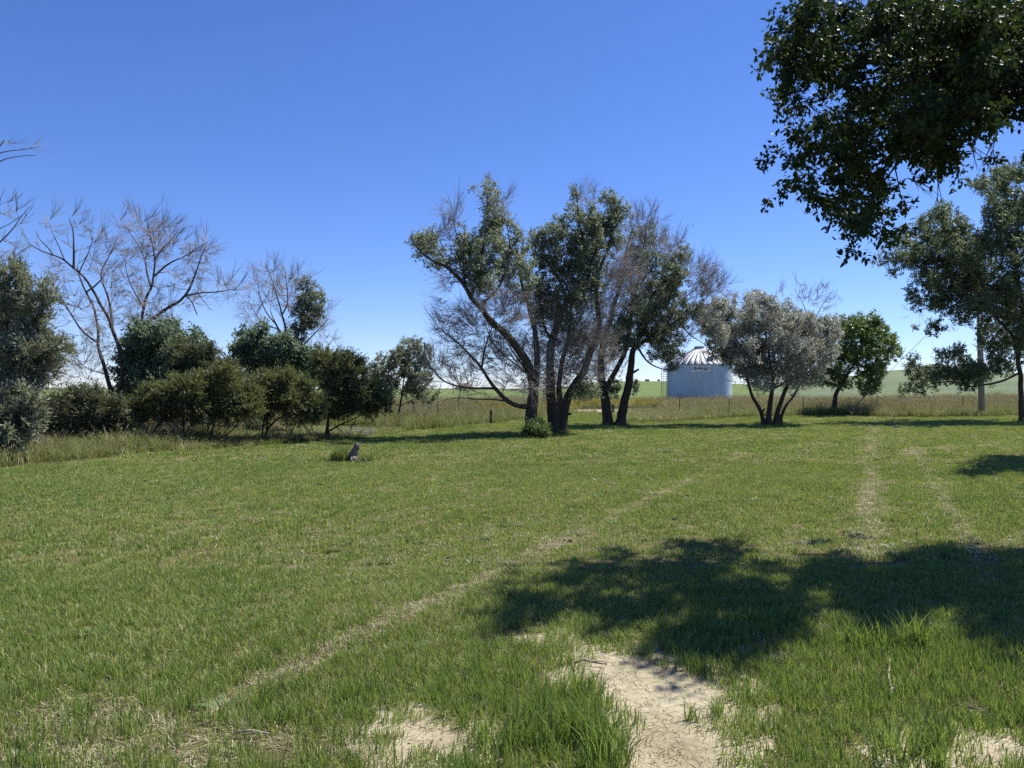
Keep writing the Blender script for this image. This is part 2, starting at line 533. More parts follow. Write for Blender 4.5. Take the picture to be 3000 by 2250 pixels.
class Tree:
    def __init__(s, Y, T, crown_dep=.6):
        s.Y = Y; s.T = T; s.pos = []; s.dir = []; s.rad = []
        s.limbs = []; s.thick = 1.0; s.sat = 3; s.dep = crown_dep
    def px(s, p): return s.T(p[0], p[1])
    def limb(s, pts, w0, w1, dY=None, start=None):
        """pts in zoom coordinates, widths in zoom pixels"""
        k = s.T.k
        pp = [s.px(p) for p in pts]
        Ys = s.Y if start is None else start
        if s.pos and start is None:
            w = P(pp[0][0], pp[0][1], s.Y)
            A = np.array(s.pos); d = np.hypot((A[:, 0] / A[:, 1] - w[0] / w[1]), (A[:, 2] - EYE) / A[:, 1] - (w[2] - EYE) / w[1])
            i = int(np.argmin(d)); Ys = A[i, 1]
            if d[i] * F < 70 and w[2] > .55:      # start exactly on the limb it grows from
                pp[0] = (1500 + A[i, 0] / A[i, 1] * F, HOR - (A[i, 2] - EYE) / A[i, 1] * F)
        L = sum(math.dist(pp[i], pp[i + 1]) for i in range(len(pp) - 1)) / F * s.Y
        if dY is None: dY = rng.uniform(-.45, .45) * L if s.pos else 0.0
        cum = [0.0]
        for i in range(len(pp) - 1): cum.append(cum[-1] + math.dist(pp[i], pp[i + 1]))
        n = max(3, int(L / .22) + 1)
        t = np.linspace(0, 1, n); c = np.array(cum) / cum[-1]
        X = np.interp(t, c, [p[0] for p in pp]); Yp = np.interp(t, c, [p[1] for p in pp])
        if n > 4:   # round the corners a little
            for _ in range(2):
                X[1:-1] = .25 * X[:-2] + .5 * X[1:-1] + .25 * X[2:]; Yp[1:-1] = .25 * Yp[:-2] + .5 * Yp[1:-1] + .25 * Yp[2:]
        dep = Ys + dY * t
        W = np.stack([(X - 1500) / F * dep, dep, EYE + (HOR - Yp) / F * dep], -1)
        jit = rng.normal(0, .010 + .0045 * L, W.shape) * np.minimum(1, t * 4)[:, None]
        if n > 6:
            for _ in range(2): jit[1:-1] = .25 * jit[:-2] + .5 * jit[1:-1] + .25 * jit[2:]
        W = W + jit
        r = (w0 + (w1 - w0) * t ** .8) / k * s.Y / F / 2
        s.limbs.append((W, r))
        d = unit(np.gradient(W, axis=0))
        s.pos += list(W); s.dir += list(d); s.rad += list(r)
        return s
    def ground_trunk(s, x, y0, y1=None):
        pass
    def targets(s, blobs, per_m2, hollow=.55):
        if not blobs: return np.zeros((0, 3)), np.zeros(0, int)
        k = s.T.k
        B = []
        for b in blobs:
            cx, cy = s.px(b); B.append((cx, cy, b[2] / k, b[3] / k, b[4] if len(b) > 4 else 1.0))
        for cx, cy, rx, ry, dn in list(B):
            if min(rx, ry) * s.Y / F > .22:
                for _ in range(s.sat):
                    a_ = rng.uniform(-.6, 3.74); f_ = rng.uniform(.2, .42); g_ = rng.uniform(.9, 1.18)
                    B.append((cx + math.cos(a_) * rx * g_, cy - math.sin(a_) * ry * g_, rx * f_ * .8, ry * f_ * 1.35, dn * .9))
        B = np.array(B)
        cxm = np.average(B[:, 0], weights=B[:, 2] * B[:, 3]); Wd = np.max(np.abs(B[:, 0] - cxm)) + B[:, 2].mean()
        out = []
        for cx, cy, rx, ry, dn in B:
            sc_ = s.Y / F
            n = max(1, int(math.pi * rx * ry * sc_ * sc_ * per_m2 * dn + rng.random()))
            rim = math.sqrt(max(.05, 1 - ((cx - cxm) / Wd) ** 2))
            dc = s.Y + rng.uniform(-1, 1) * rim * Wd * sc_ * s.dep
            v = rvec(n) * (rng.random((n, 1)) ** hollow) * np.where(rng.random((n, 1)) < .16, rng.uniform(1.0, 1.45, (n, 1)), 1.0)
            px = cx + v[:, 0] * rx * 1.05; py = cy + v[:, 2] * ry * 1.05
            dp = dc + v[:, 1] * .5 * (rx + ry) * sc_ * s.thick
            out.append(np.stack([(px - 1500) / F * dp, dp, EYE + (HOR - py) / F * dp], -1))
        return np.concatenate(out), None
    def connect(s, TG, keep=1.0, upness=.25, rb=(.006, .013), rtip=.0045):
        """grow a side branch from the skeleton to every target"""
        if not len(TG): return np.zeros((0, 6, 3)), np.zeros((0, 6)), np.zeros((0, 3))
        n0 = len(s.pos); cap = n0 + len(TG) * 5 + 5
        pos = np.zeros((cap, 3)); dr = np.zeros((cap, 3)); rd = np.zeros(cap)
        pos[:n0] = s.pos; dr[:n0] = s.dir; rd[:n0] = s.rad; n = n0
        d0 = np.min(np.linalg.norm(TG[:, None, :] - pos[None, :n0:max(1, n0 // 400)], axis=2), axis=1)
        order = np.argsort(d0)
        PT = np.zeros((len(TG), 6, 3)); RD = np.zeros((len(TG), 6)); TD = np.zeros((len(TG), 3))
        t6 = np.linspace(0, 1, 6)[:, None]
        for j in order:
            tg = TG[j]
            v = tg - pos[:n]; d = np.sqrt((v * v).sum(1)) + 1e-6
            cs = (v * dr[:n]).sum(1) / d
            cost = d * (1 + .55 * (1 - cs)) + .35 * np.maximum(0, -v[:, 2])
            i = int(np.argmin(cost))
            a = pos[i]; L = d[i]
            tan = dr[i] * .8 + v[i] / L * .5 + np.array([0, 0, upness])
            tan /= np.linalg.norm(tan)
            c = a + tan * L * .5 + rng.normal(0, .06 * L, 3)
            pt = (1 - t6) ** 2 * a + 2 * t6 * (1 - t6) * c + t6 ** 2 * tg
            pt[1:-1] += rng.normal(0, .018 * L + .004, (4, 3))
            PT[j] = pt
            r0 = min(rd[i] * .75, rb[0] + rb[1] * L)
            RD[j] = np.linspace(r0, min(r0, rtip), 6)
            dd = unit(np.gradient(pt, axis=0)); TD[j] = dd[-1]
            pos[n:n + 5] = pt[1:]; dr[n:n + 5] = dd[1:]; rd[n:n + 5] = RD[j, 1:]; n += 5
        s.pos = list(pos[:n]); s.dir = list(dr[:n]); s.rad = list(rd[:n])
        return PT, RD, TD

def twig_fan(P0, D0, n, length, spread, up, r0, K=4, bend=.35):
    m = len(P0) * n
    p = np.repeat(P0, n, 0); d = np.repeat(D0, n, 0)
    dirs = unit(d + rvec(m) * spread + np.array([0, 0, up]))
    L = (length * rng.uniform(.45, 1.25, m))[:, None]
    b = rvec(m) * bend + np.array([0, 0, up * .5])
    t = np.linspace(0, 1, K)
    PT = np.stack([p + dirs * L * x + b * L * x * x * .5 for x in t], 1)
    RD = np.broadcast_to((r0 * (1 - .7 * t))[None], (m, K)).copy()
    return PT, RD, dirs

def build_tree(name, label, cat, T_, leaves=(), bares=(), leaf=None, bark='bark', twig='twig', twig_bare='twig_dead', size=.07, w=.28, per=40, tw=4, lpt=8, tl=.24,
               bper=14, btw=5, btl=.6, bup=.35, group=None, base=None, fancy=False, leaf_out=.5, droop=.25, hollow=.5, spread=.9, leafname='crown', loose=0, bark_s=9, tw_r=.004, rb=(.006, .013)):
    limbs = T_.limbs
    if base is None:
        W = limbs[0][0][0]; base = (W[0], W[1])
    bz = gz1(*base)
    root = empty(name, (base[0], base[1], bz))
    U(root, label, cat, group)
    org = np.array([base[0], base[1], bz])
    def part(nm, me, m):
        o = mobj(nm, me, m, root); return o
    # trunk and limbs
    acc = Acc()
    for k, (W, r) in enumerate(limbs):
        W = W.copy(); r = r.copy()
        S = bark_s if r.max() > .06 else 6
        if k == 0 or W[0, 2] < bz + .35:
            g = gz1(W[0, 0], W[0, 1])
            W = np.vstack([[W[0, 0], W[0, 1], g - .15], W]); r = np.concatenate([[r[0] * 1.5], r]); r[1] *= 1.22
        n = len(W)
        tw_ = 1 + .16 * (rng.random((1, n, S, 1)) - .5) + .12 * np.sin(np.arange(S) * 2 * math.pi / S * 3 + rng.uniform(0, 6))[None, None, :, None]
        V, q = tubes(W[None], r[None], S, tw_)
        cap = np.arange((n - 1) * S, n * S)[None]
        acc.add(V - org, [q], None)
    part('trunk', acc.mesh('trunk', True), M[bark])
    tl_, _ = T_.targets(list(leaves), per, hollow)
    tb_, _ = T_.targets(list(bares), bper, .6)
    acc = Acc(); accd = Acc(); lf = Acc(); info = None
    if len(tl_):
        PT, RD, TD = T_.connect(tl_)
        V, q = tubes(PT, RD, 3); acc.add(V - org, [q])
        PT2, RD2, D2 = twig_fan(tl_, TD, tw, tl, spread, .2, tw_r, 3)
        V, q = tubes(PT2, RD2, 3); acc.add(V - org, [q])
        n = len(PT2) * lpt
        t = np.tile((np.arange(lpt) + .6) / lpt, len(PT2)) * rng.uniform(.85, 1.1, n)
        i = np.repeat(np.arange(len(PT2)), lpt)
        a, b_, c = PT2[i, 0], PT2[i, 1], PT2[i, 2]
        tt = t[:, None]
        pos = a * (1 - tt) * (1 - 2 * tt) + b_ * 4 * tt * (1 - tt) + c * tt * (2 * tt - 1)
        pos = pos + rng.normal(0, .012 + tl * .05, pos.shape)
        ax = D2[i] * leaf_out + rvec(n) * .8 + np.array([0, 0, -droop])
        info = (pos, unit(ax))
        V, Fs, rr = leaf_geo(pos[loose:] if loose else pos, (ax[loose:] if loose else ax), size, w, fancy)
        lf.add(V - org, Fs, rr)
    if len(tb_):
        PT, RD, TD = T_.connect(tb_, upness=.35, rb=rb)
        V, q = tubes(PT, RD, 3); accd.add(V - org, [q])
        PT2, RD2, D2 = twig_fan(tb_, TD, btw, btl * 1.2, .42, bup, .0062, 4, .22)
        V, q = tubes(PT2, RD2, 3); accd.add(V - org, [q])
        # finer side twigs
        k = rng.integers(0, len(PT2), len(PT2) * 2)
        P3, R3, _ = twig_fan(PT2[k, 1 + (np.arange(len(k)) % 2)], D2[k], 1, btl * .62, .5, bup, .0042, 3, .2)
        V, q = tubes(P3, R3, 3); accd.add(V - org, [q])
    if acc.n: part('branches', acc.mesh('branches'), M[twig])['kind'] = 'stuff'
    if accd.n: part('bare_twigs', accd.mesh('bare_twigs'), M[twig_bare])['kind'] = 'stuff'
    if lf.n:
        o = part(leafname, lf.mesh('leaves'), M[leaf]); o['kind'] = 'stuff'
    return root, info, org

class Reg:
    def __init__(s, x0, y0, k): s.x0, s.y0, s.k = x0, y0, k
    def __call__(s, x, y): return (s.x0 + x / s.k, s.y0 + y / s.k)
RA = Reg(0, 350, 1.58); RB = Reg(600, 700, 2.37); RC = Reg(1150, 500, 2.074); RD_ = Reg(1850, 800, 2.602)
RE = Reg(2200, 0, 2.074); RF = Reg(2450, 450, 1.8436); RG = Reg(0, 1000, 3.687); RL = Reg(0, 350, 3.32)

# ------------------------------------------------------------------ middle group of trees
ASH = dict(leaf='leaf_ash', size=.09, w=.24, per=72, tw=4, lpt=8, tl=.27, bper=25, btw=6, btl=.6, droop=.15)
t = Tree(27.3, RC)
t.limb([(842, 1618), (845, 1450), (853, 1350), (846, 1250), (800, 1150), (770, 1085), (700, 1000), (620, 920), (540, 835), (490, 770), (440, 700), (400, 640), (330, 590), (250, 560), (170, 490), (105, 415)], 78, 7, dY=-1.2)
t.limb([(850, 1360), (875, 1220), (880, 1100), (860, 960), (830, 840), (800, 760), (780, 620), (760, 480), (735, 410)], 52, 7, dY=1.3)
t.limb([(490, 770), (510, 650), (530, 560), (560, 430), (580, 300), (575, 180), (600, 90)], 26, 4)
t.limb([(440, 700), (432, 600), (420, 500), (390, 400), (365, 240)], 16, 4)
t.limb([(540, 835), (640, 730), (690, 620), (720, 520), (700, 380), (690, 290)], 20, 4)
t.limb([(812, 1440), (755, 1440), (700, 1400), (640, 1350), (580, 1270), (540, 1210), (500, 1150), (420, 1060), (380, 1040), (300, 950)], 34, 5, dY=-2.0)
t.limb([(540, 1210), (560, 1080), (600, 980), (625, 850)], 14, 4)
t.limb([(600, 1330), (500, 1322), (400, 1318), (300, 1280), (240, 1210), (200, 1130), (185, 1040)], 16, 3, dY=-1.3)
t.limb([(700, 1400), (580, 1385), (480, 1390), (400, 1370), (320, 1400)], 12, 3, dY=-1.5)
t.limb([(800, 1300), (770, 1150), (700, 1050), (640, 960)], 18, 4)
t.limb([(820, 1260), (700, 1140), (600, 1050), (560, 900)], 12, 3)
build_tree('ash_tree', 'tall half-dead tree leaning left left of centre, its low bare limb arching leftward', 'tree', t,
    leaves=[(230, 490, 90, 85), (165, 430, 45, 42), (105, 425, 16, 16), (420, 520, 60, 120), (530, 480, 90, 120), (540, 630, 85, 100), (590, 350, 55, 80), (590, 170, 42, 85), (505, 90, 14, 12, 2), (650, 300, 65, 80),
            (720, 520, 85, 110), (700, 640, 60, 80), (470, 650, 80, 75), (330, 570, 60, 40), (800, 720, 45, 80), (800, 600, 45, 80), (560, 720, 60, 50), (620, 430, 60, 70)],
    bares=[(370, 330, 60, 110), (280, 400, 60, 70), (640, 210, 45, 70), (690, 870, 130, 130), (600, 1000, 150, 150), (430, 1000, 130, 140), (340, 900, 60, 120), (300, 1200, 120, 90), (420, 1300, 150, 80),
           (650, 1150, 120, 120), (770, 1250, 90, 110), (860, 1180, 80, 130), (740, 800, 90, 90), (500, 840, 70, 60), (350, 680, 60, 60), (850, 1320, 70, 60)], group='trees in the middle of the lawn', **ASH)

t = Tree(29.6, RC)
t.limb([(985, 1588), (970, 1450), (962, 1350), (955, 1200), (965, 1050), (1005, 900), (1060, 790), (1130, 730), (1195, 690), (1190, 600), (1170, 480), (1150, 380), (1122, 250), (1108, 120)], 74, 5, dY=-.8)
t.limb([(1030, 1588), (1036, 1460), (1062, 1370), (1115, 1290), (1180, 1170), (1230, 1050), (1250, 900), (1240, 780), (1230, 660), (1270, 540), (1330, 420), (1350, 300), (1312, 180)], 66, 5, dY=.8)
t.limb([(1005, 1540), (1015, 1400), (1012, 1250), (1040, 1100), (1080, 950), (1090, 800), (1060, 700), (1020, 650)], 44, 10, dY=.4)
t.limb([(1060, 790), (1040, 720), (1000, 640), (950, 560), (890, 500), (850, 405)], 26, 5, dY=-1.2)
t.limb([(965, 1050), (920, 950), (905, 860), (900, 760), (880, 690)], 20, 5, dY=-1.3)
t.limb([(1190, 600), (1230, 500), (1290, 400), (1370, 290), (1395, 220)], 18, 4)
t.limb([(1170, 480), (1100, 420), (1040, 350), (1000, 310)], 14, 4)
t.limb([(1115, 1290), (1160, 1290), (1190, 1320)], 14, 5)
t.limb([(1040, 1495), (1062, 1478), (1082, 1482)], 22, 14, dY=-.2)
build_tree('ash_tree', 'largest multi-stemmed half-dead tree, bushy green top, right behind the small bush', 'tree', t,
    leaves=[(1110, 135, 24, 45), (1130, 250, 50, 60, .6), (1310, 180, 42, 45), (1370, 260, 48, 85), (1300, 330, 80, 90), (1210, 330, 85, 90), (1180, 450, 100, 100), (1030, 340, 58, 60), (960, 420, 80, 80), (875, 420, 48, 50),
            (910, 540, 55, 70), (1000, 560, 90, 100), (1060, 650, 90, 90), (1230, 560, 90, 110), (1330, 430, 70, 80), (1200, 680, 80, 90), (900, 710, 70, 80), (920, 800, 80, 80), (1000, 860, 95, 80), (885, 900, 50, 80),
            (1100, 780, 90, 90), (1180, 1340, 60, 55, 1.3), (1100, 480, 70, 80), (1090, 940, 80, 70, .5), (1130, 1350, 40, 40)],
    bares=[(1080, 1000, 150, 200), (1150, 1130, 140, 130), (1010, 1150, 100, 150), (1240, 800, 120, 150), (1100, 900, 120, 140), (900, 1050, 100, 130), (1230, 1020, 100, 100), (1150, 200, 70, 60), (1400, 560, 70, 150),
           (1360, 700, 100, 150), (960, 1290, 110, 100), (1130, 1250, 120, 100), (1060, 1300, 90, 90), (1000, 1000, 100, 120), (850, 700, 50, 80, .6), (1170, 1050, 110, 120)], group='trees in the middle of the lawn', **ASH)

t = Tree(36.4, RC)
t.limb([(1310, 1543), (1297, 1420), (1276, 1320), (1262, 1230), (1270, 1140), (1292, 1040), (1305, 940), (1345, 840), (1385, 700), (1405, 560), (1430, 430), (1470, 330)], 64, 5, dY=-.8)
t.limb([(1385, 1538), (1402, 1440), (1430, 1330), (1446, 1200), (1462, 1095), (1490, 1030), (1540, 940), (1565, 800), (1640, 650), (1700, 550), (1765, 480)], 62, 5, dY=.8)
t.limb([(1310, 1330), (1345, 1240), (1385, 1160), (1420, 1080), (1430, 950), (1470, 800), (1500, 640), (1530, 450), (1540, 320)], 38, 5, dY=.5)
t.limb([(1470, 1080), (1590, 990), (1700, 930), (1790, 875), (1860, 825)], 28, 5, dY=-.8)
t.limb([(1500, 1085), (1535, 1150), (1590, 1190), (1650, 1213), (1705, 1208), (1730, 1190)], 15, 4, dY=-1.0)
t.limb([(1640, 900), (1740, 800), (1840, 720), (1920, 640), (1960, 620)], 14, 3)
t.limb([(1760, 950), (1800, 1000), (1860, 1030), (1900, 1060), (1960, 1080)], 9, 3)
t.limb([(1445, 1230), (1470, 1225), (1498, 1208)], 20, 12, dY=-.2)
t.limb([(1430, 1330), (1455, 1320), (1470, 1290)], 8, 4, dY=-.2)
build_tree('ash_tree', 'forked half-dead tree with two diverging trunks, left of the grain bin', 'tree', t,
    leaves=[(1530, 400, 55, 70), (1580, 560, 55, 70), (1690, 570, 55, 65), (1760, 520, 45, 55), (1740, 640, 55, 60), (1660, 660, 60, 70), (1620, 760, 90, 80), (1700, 760, 70, 70), (1560, 850, 90, 80), (1500, 930, 110, 80),
            (1640, 900, 90, 80), (1720, 910, 60, 60), (1810, 850, 70, 55), (1865, 830, 30, 38), (1885, 680, 22, 30), (1560, 1010, 100, 60), (1680, 1030, 80, 50), (1700, 1110, 55, 45), (1650, 1120, 80, 40), (1360, 1010, 70, 60),
            (1425, 1030, 60, 50), (1340, 1090, 70, 50), (1400, 900, 60, 80), (1460, 800, 70, 90), (1340, 1330, 45, 45), (1480, 520, 45, 80), (1700, 1190, 45, 28), (1560, 700, 50, 60), (1290, 1010, 60, 60, .6), (1620, 1060, 50, 40), (1690, 690, 60, 60), (1470, 1320, 22, 40)],
    bares=[(1530, 300, 70, 80), (1600, 430, 70, 110), (1450, 450, 80, 130), (1480, 650, 120, 140), (1830, 620, 80, 90), (1920, 650, 70, 80), (1880, 760, 90, 90), (1980, 720, 70, 60), (1300, 900, 100, 120), (1270, 1180, 60, 100),
           (1430, 700, 100, 120), (1700, 480, 80, 70), (1640, 980, 100, 80), (1240, 1200, 70, 80), (1330, 1220, 80, 80, .6), (1800, 1000, 80, 50, .6)], group='trees in the middle of the lawn', **ASH)

t = Tree(26.6, RC)
for q in range(7):
    t.limb([(880 + rng.uniform(-25, 25), 1622), (880 + (q - 3) * 14, 1580), (880 + (q - 3) * 24, 1540 + abs(q - 3) * 10)], 3, 1.5, start=26.6 + rng.uniform(-.2, .2))
build_tree('small_bush', 'small round leafy bush at the foot of the left trunk', 'bush', t,
    leaves=[(870, 1575, 62, 45), (915, 1585, 42, 36), (830, 1592, 32, 28), (890, 1535, 30, 32), (905, 1550, 30, 28), (855, 1605, 50, 22), (925, 1605, 35, 18)], leaf='leaf_green', size=.06, w=.24, per=230, tw=5, lpt=8, tl=.14, droop=-.1)

# ------------------------------------------------------------------ silvery tree and the little round tree to the right of the bin
t = Tree(36.8, RD_)
t.limb([(1003, 1165), (1000, 1085), (972, 1012), (922, 952), (897, 890), (890, 820), (858, 740), (760, 660), (680, 600), (620, 520)], 36, 5, dY=-1.0)
t.limb([(1042, 1130), (1050, 1040), (1062, 950), (1075, 880), (1070, 760), (1050, 600), (1020, 450), (980, 300), (940, 180)], 42, 4, dY=.4)
t.limb([(1100, 1130), (1118, 1040), (1155, 960), (1180, 865), (1230, 805), (1300, 740), (1380, 660), (1440, 560), (1500, 470)], 44, 4, dY=-.6)
t.limb([(1135, 1110), (1180, 1005), (1240, 930), (1272, 870), (1330, 780), (1400, 700)], 26, 4, dY=.8)
t.limb([(1075, 880), (1150, 845), (1225, 795)], 20, 10)
t.limb([(1000, 1060), (1016, 1035)], 16, 12, dY=0)
t.limb([(890, 820), (870, 650), (800, 500), (740, 360), (690, 250)], 14, 4)
t.limb([(1070, 760), (1150, 620), (1220, 480), (1250, 380)], 14, 4)
t.limb([(1300, 740), (1310, 600), (1370, 420), (1335, 300), (1290, 200), (1240, 115)], 12, 3, dY=.4)
t.limb([(1370, 420), (1430, 290), (1490, 190), (1540, 130)], 8, 3, dY=.3)
build_tree('russian_olive_tree', 'silvery-grey leafed tree with several dark stems from one base', 'tree', t,
    leaves=[(560, 400, 60, 60, .7), (620, 330, 85, 85), (680, 240, 55, 55), (760, 310, 90, 90), (940, 260, 70, 80), (1000, 220, 60, 60), (940, 160, 26, 24), (900, 400, 110, 110), (780, 450, 110, 110), (650, 460, 90, 80),
            (700, 570, 110, 90), (820, 620, 120, 100), (1050, 380, 110, 110), (1160, 330, 90, 90), (1200, 440, 110, 110), (1300, 420, 100, 100), (1420, 440, 120, 110), (1520, 430, 70, 80), (1500, 560, 75, 90),
            (1400, 600, 120, 100), (1280, 600, 120, 110), (1150, 560, 120, 110), (1000, 560, 120, 110), (880, 730, 90, 70, .8), (1000, 720, 110, 90, .8), (1130, 720, 110, 90, .8), (1260, 730, 100, 80, .8), (1380, 740, 80, 60, .8),
            (1230, 830, 80, 55, .6), (960, 830, 60, 70, .5), (1330, 850, 60, 45, .5), (1230, 920, 30, 40, .5), (600, 410, 70, 60, .6), (840, 720, 80, 60, .7), (920, 800, 80, 70, .7), (1010, 850, 70, 60, .6), (1120, 830, 90, 60, .7), (1390, 800, 80, 50, .7), (760, 640, 90, 60), (1290, 800, 90, 60, .7)],
    bares=[(1390, 200, 130, 100), (1290, 160, 70, 70), (1150, 170, 60, 50), (1470, 220, 100, 90), (900, 250, 60, 60), (820, 820, 60, 50), (1450, 700, 60, 60), (1000, 900, 60, 80, .5)],
    leaf='leaf_olive', size=.10, w=.19, per=88, tw=4, lpt=8, tl=.28, bper=9, btw=4, btl=.45, droop=.05)

t = Tree(50.8, RD_)
t.limb([(1556, 1088), (1545, 1000), (1560, 920), (1592, 860), (1640, 780), (1700, 700), (1740, 600), (1760, 480), (1770, 400)], 40, 5, dY=0)
t.limb([(1532, 1080), (1532, 1010), (1553, 930)], 18, 14)
t.limb([(1592, 860), (1560, 780), (1530, 720), (1480, 780)], 12, 4)
t.limb([(1700, 700), (1800, 720), (1850, 790), (1810, 870)], 12, 4)
t.limb([(1740, 600), (1850, 560), (1960, 580)], 12, 4)
build_tree('boxelder_tree', 'small rounded bright green tree with short crooked trunk, right of the silvery tree', 'tree', t,
    leaves=[(1700, 400, 95, 65), (1780, 420, 110, 80), (1880, 470, 95, 90), (1955, 560, 75, 75), (1990, 625, 50, 42), (1850, 580, 100, 80), (1720, 520, 100, 100), (1640, 460, 60, 80), (1640, 600, 90, 80), (1800, 720, 115, 60),
            (1885, 715, 60, 50), (1820, 790, 85, 75), (1790, 880, 65, 45), (1850, 860, 45, 55), (1560, 720, 100, 90), (1500, 800, 85, 65), (1590, 830, 80, 55), (1700, 640, 80, 60), (1450, 780, 40, 40)],
    leaf='leaf_green', size=.12, w=.3, per=34, tw=5, lpt=8, tl=.3, hollow=.4)

# ------------------------------------------------------------------ big elm at the right edge
t = Tree(41.4, RF, .45)
t.limb([(1003, 1448), (1000, 1350), (996, 1220), (986, 1100), (995, 960), (1000, 800), (985, 620), (960, 470), (900, 340), (820, 200), (735, 165)], 30, 4, dY=-.5)
t.limb([(990, 1120), (950, 980), (880, 900), (820, 830), (760, 750), (680, 700), (600, 650), (520, 640), (430, 600), (300, 570)], 17, 3, dY=-2)
t.limb([(1000, 1185), (900, 1230), (820, 1252), (720, 1262), (640, 1225), (520, 1240), (400, 1275)], 14, 3, dY=-2.2)
t.limb([(720, 1262), (690, 1285), (650, 1270)], 5, 3)
t.limb([(640, 1225), (560, 1150), (480, 1160), (400, 1135)], 6, 2)
t.limb([(880, 900), (800, 720), (720, 600), (640, 480), (600, 390), (565, 300)], 11, 3, dY=1)
t.limb([(995, 960), (1080, 800), (1120, 600), (1110, 350), (1080, 150)], 16, 4)
t.limb([(990, 1050), (1120, 950), (1200, 800), (1240, 600)], 14, 4)
build_tree('elm_tree', 'large spreading elm at the right edge whose limbs cover the wooden pole', 'tree', t,
    leaves=[(560, 330, 55, 50), (600, 290, 20, 14), (480, 400, 65, 50), (340, 455, 45, 42), (270, 560, 36, 36), (210, 588, 7, 7, 3), (320, 640, 26, 26), (420, 500, 85, 65), (380, 580, 65, 45), (560, 450, 105, 85), (660, 430, 75, 75),
            (690, 385, 25, 20), (480, 590, 105, 65), (600, 580, 115, 95), (700, 540, 95, 95), (640, 680, 110, 80), (500, 700, 75, 55), (420, 750, 38, 45), (435, 810, 30, 30), (530, 800, 65, 55), (600, 800, 85, 75), (540, 950, 42, 45),
            (440, 945, 18, 10, 2), (700, 760, 105, 95), (760, 680, 90, 95), (820, 640, 105, 105), (790, 480, 75, 75), (860, 500, 80, 80), (950, 450, 80, 90), (770, 165, 50, 28), (840, 190, 65, 55), (920, 130, 70, 60), (980, 100, 55, 55),
            (860, 300, 55, 65), (940, 260, 90, 90), (900, 380, 85, 65), (980, 350, 50, 80), (800, 820, 85, 75), (880, 760, 95, 105), (950, 680, 90, 115), (900, 880, 80, 70), (960, 860, 70, 100), (820, 960, 55, 65), (860, 1040, 75, 75),
            (930, 1000, 70, 90), (990, 980, 40, 120), (700, 880, 65, 40), (415, 1130, 42, 34), (450, 1190, 55, 45), (400, 1270, 62, 28), (500, 1230, 75, 45), (580, 1180, 75, 55), (600, 1090, 45, 34), (680, 1100, 55, 45), (660, 1190, 75, 55),
            (740, 1190, 75, 55), (700, 1250, 55, 28), (800, 1170, 65, 65), (860, 1130, 55, 55), (930, 1150, 55, 50), (1100, 300, 120, 120), (1100, 550, 130, 130), (1100, 800, 120, 130), (1080, 1000, 100, 100), (1220, 600, 120, 150), (1080, 120, 90, 80), (1230, 850, 110, 110)],
    bares=[(640, 940, 60, 40, .5), (420, 860, 30, 30, .5), (860, 600, 90, 90, .5)],
    leaf='leaf_elm_far', size=.105, w=.27, per=44, tw=4, lpt=8, tl=.3, btw=3, btl=.5)

# elm out of view to the right that throws the streaks of shade on the lawn
t = Tree(18.6, Reg(0, 0, 1), 1.2); t.thick = 3.2
t.limb([(3260, 1333), (3262, 1200), (3270, 1050), (3280, 900), (3260, 750), (3240, 600), (3220, 480)], 44, 5, dY=0)
t.limb([(3270, 950), (3180, 860), (3090, 760), (3060, 690)], 16, 4)
t.limb([(3280, 900), (3360, 800), (3400, 680)], 16, 4)
build_tree('elm_tree', 'elm beyond the right edge of view casting streaks of shade on the lawn', 'tree', t,
    leaves=[(3095, 700, 50, 60), (3085, 810, 45, 35), (3140, 880, 70, 40), (3240, 900, 80, 40), (3330, 860, 70, 50), (3110, 780, 50, 60), (3170, 650, 80, 80), (3200, 800, 85, 60), (3280, 600, 90, 90), (3300, 750, 95, 90), (3210, 510, 70, 60), (3390, 700, 75, 90), (3350, 560, 70, 70)],
    leaf='leaf_elm_far', size=.11, w=.3, per=60, tw=4, lpt=7, tl=.3)

# ------------------------------------------------------------------ overhanging elm close to the camera
t = Tree(8.3, RE, .62); t.thick = 3.2; t.sat = 0
t.limb([(2984, 3144), (2960, 2600), (2935, 2100), (2900, 1800), (2760, 1250), (2600, 800), (2500, 400), (2450, 100)], 150, 18, dY=-.3, start=9.8)
t.limb([(2935, 2050), (2500, 1300), (2050, 920), (1700, 720), (1400, 690), (1150, 790), (900, 960), (765, 1130), (650, 1350)], 60, 7, dY=-1.3)
t.limb([(2850, 1600), (2300, 800), (1800, 470), (1400, 390), (1000, 420), (650, 470), (320, 590)], 55, 6, dY=-1.2)
t.limb([(2700, 1050), (2300, 450), (1850, 200), (1400, 150), (950, 130), (560, 150), (260, 330)], 45, 5, dY=-1.0)
t.limb([(1150, 790), (850, 800), (600, 850), (400, 920), (200, 990)], 14, 4, dY=-.3)
t.limb([(900, 960), (650, 1040), (420, 1090), (130, 1190)], 12, 3, dY=-.3)
t.limb([(920, 1000), (905, 1100), (930, 1230)], 9, 4, dY=.1)
t.limb([(2760, 1250), (2950, 900), (3150, 600)], 40, 8, dY=.6)
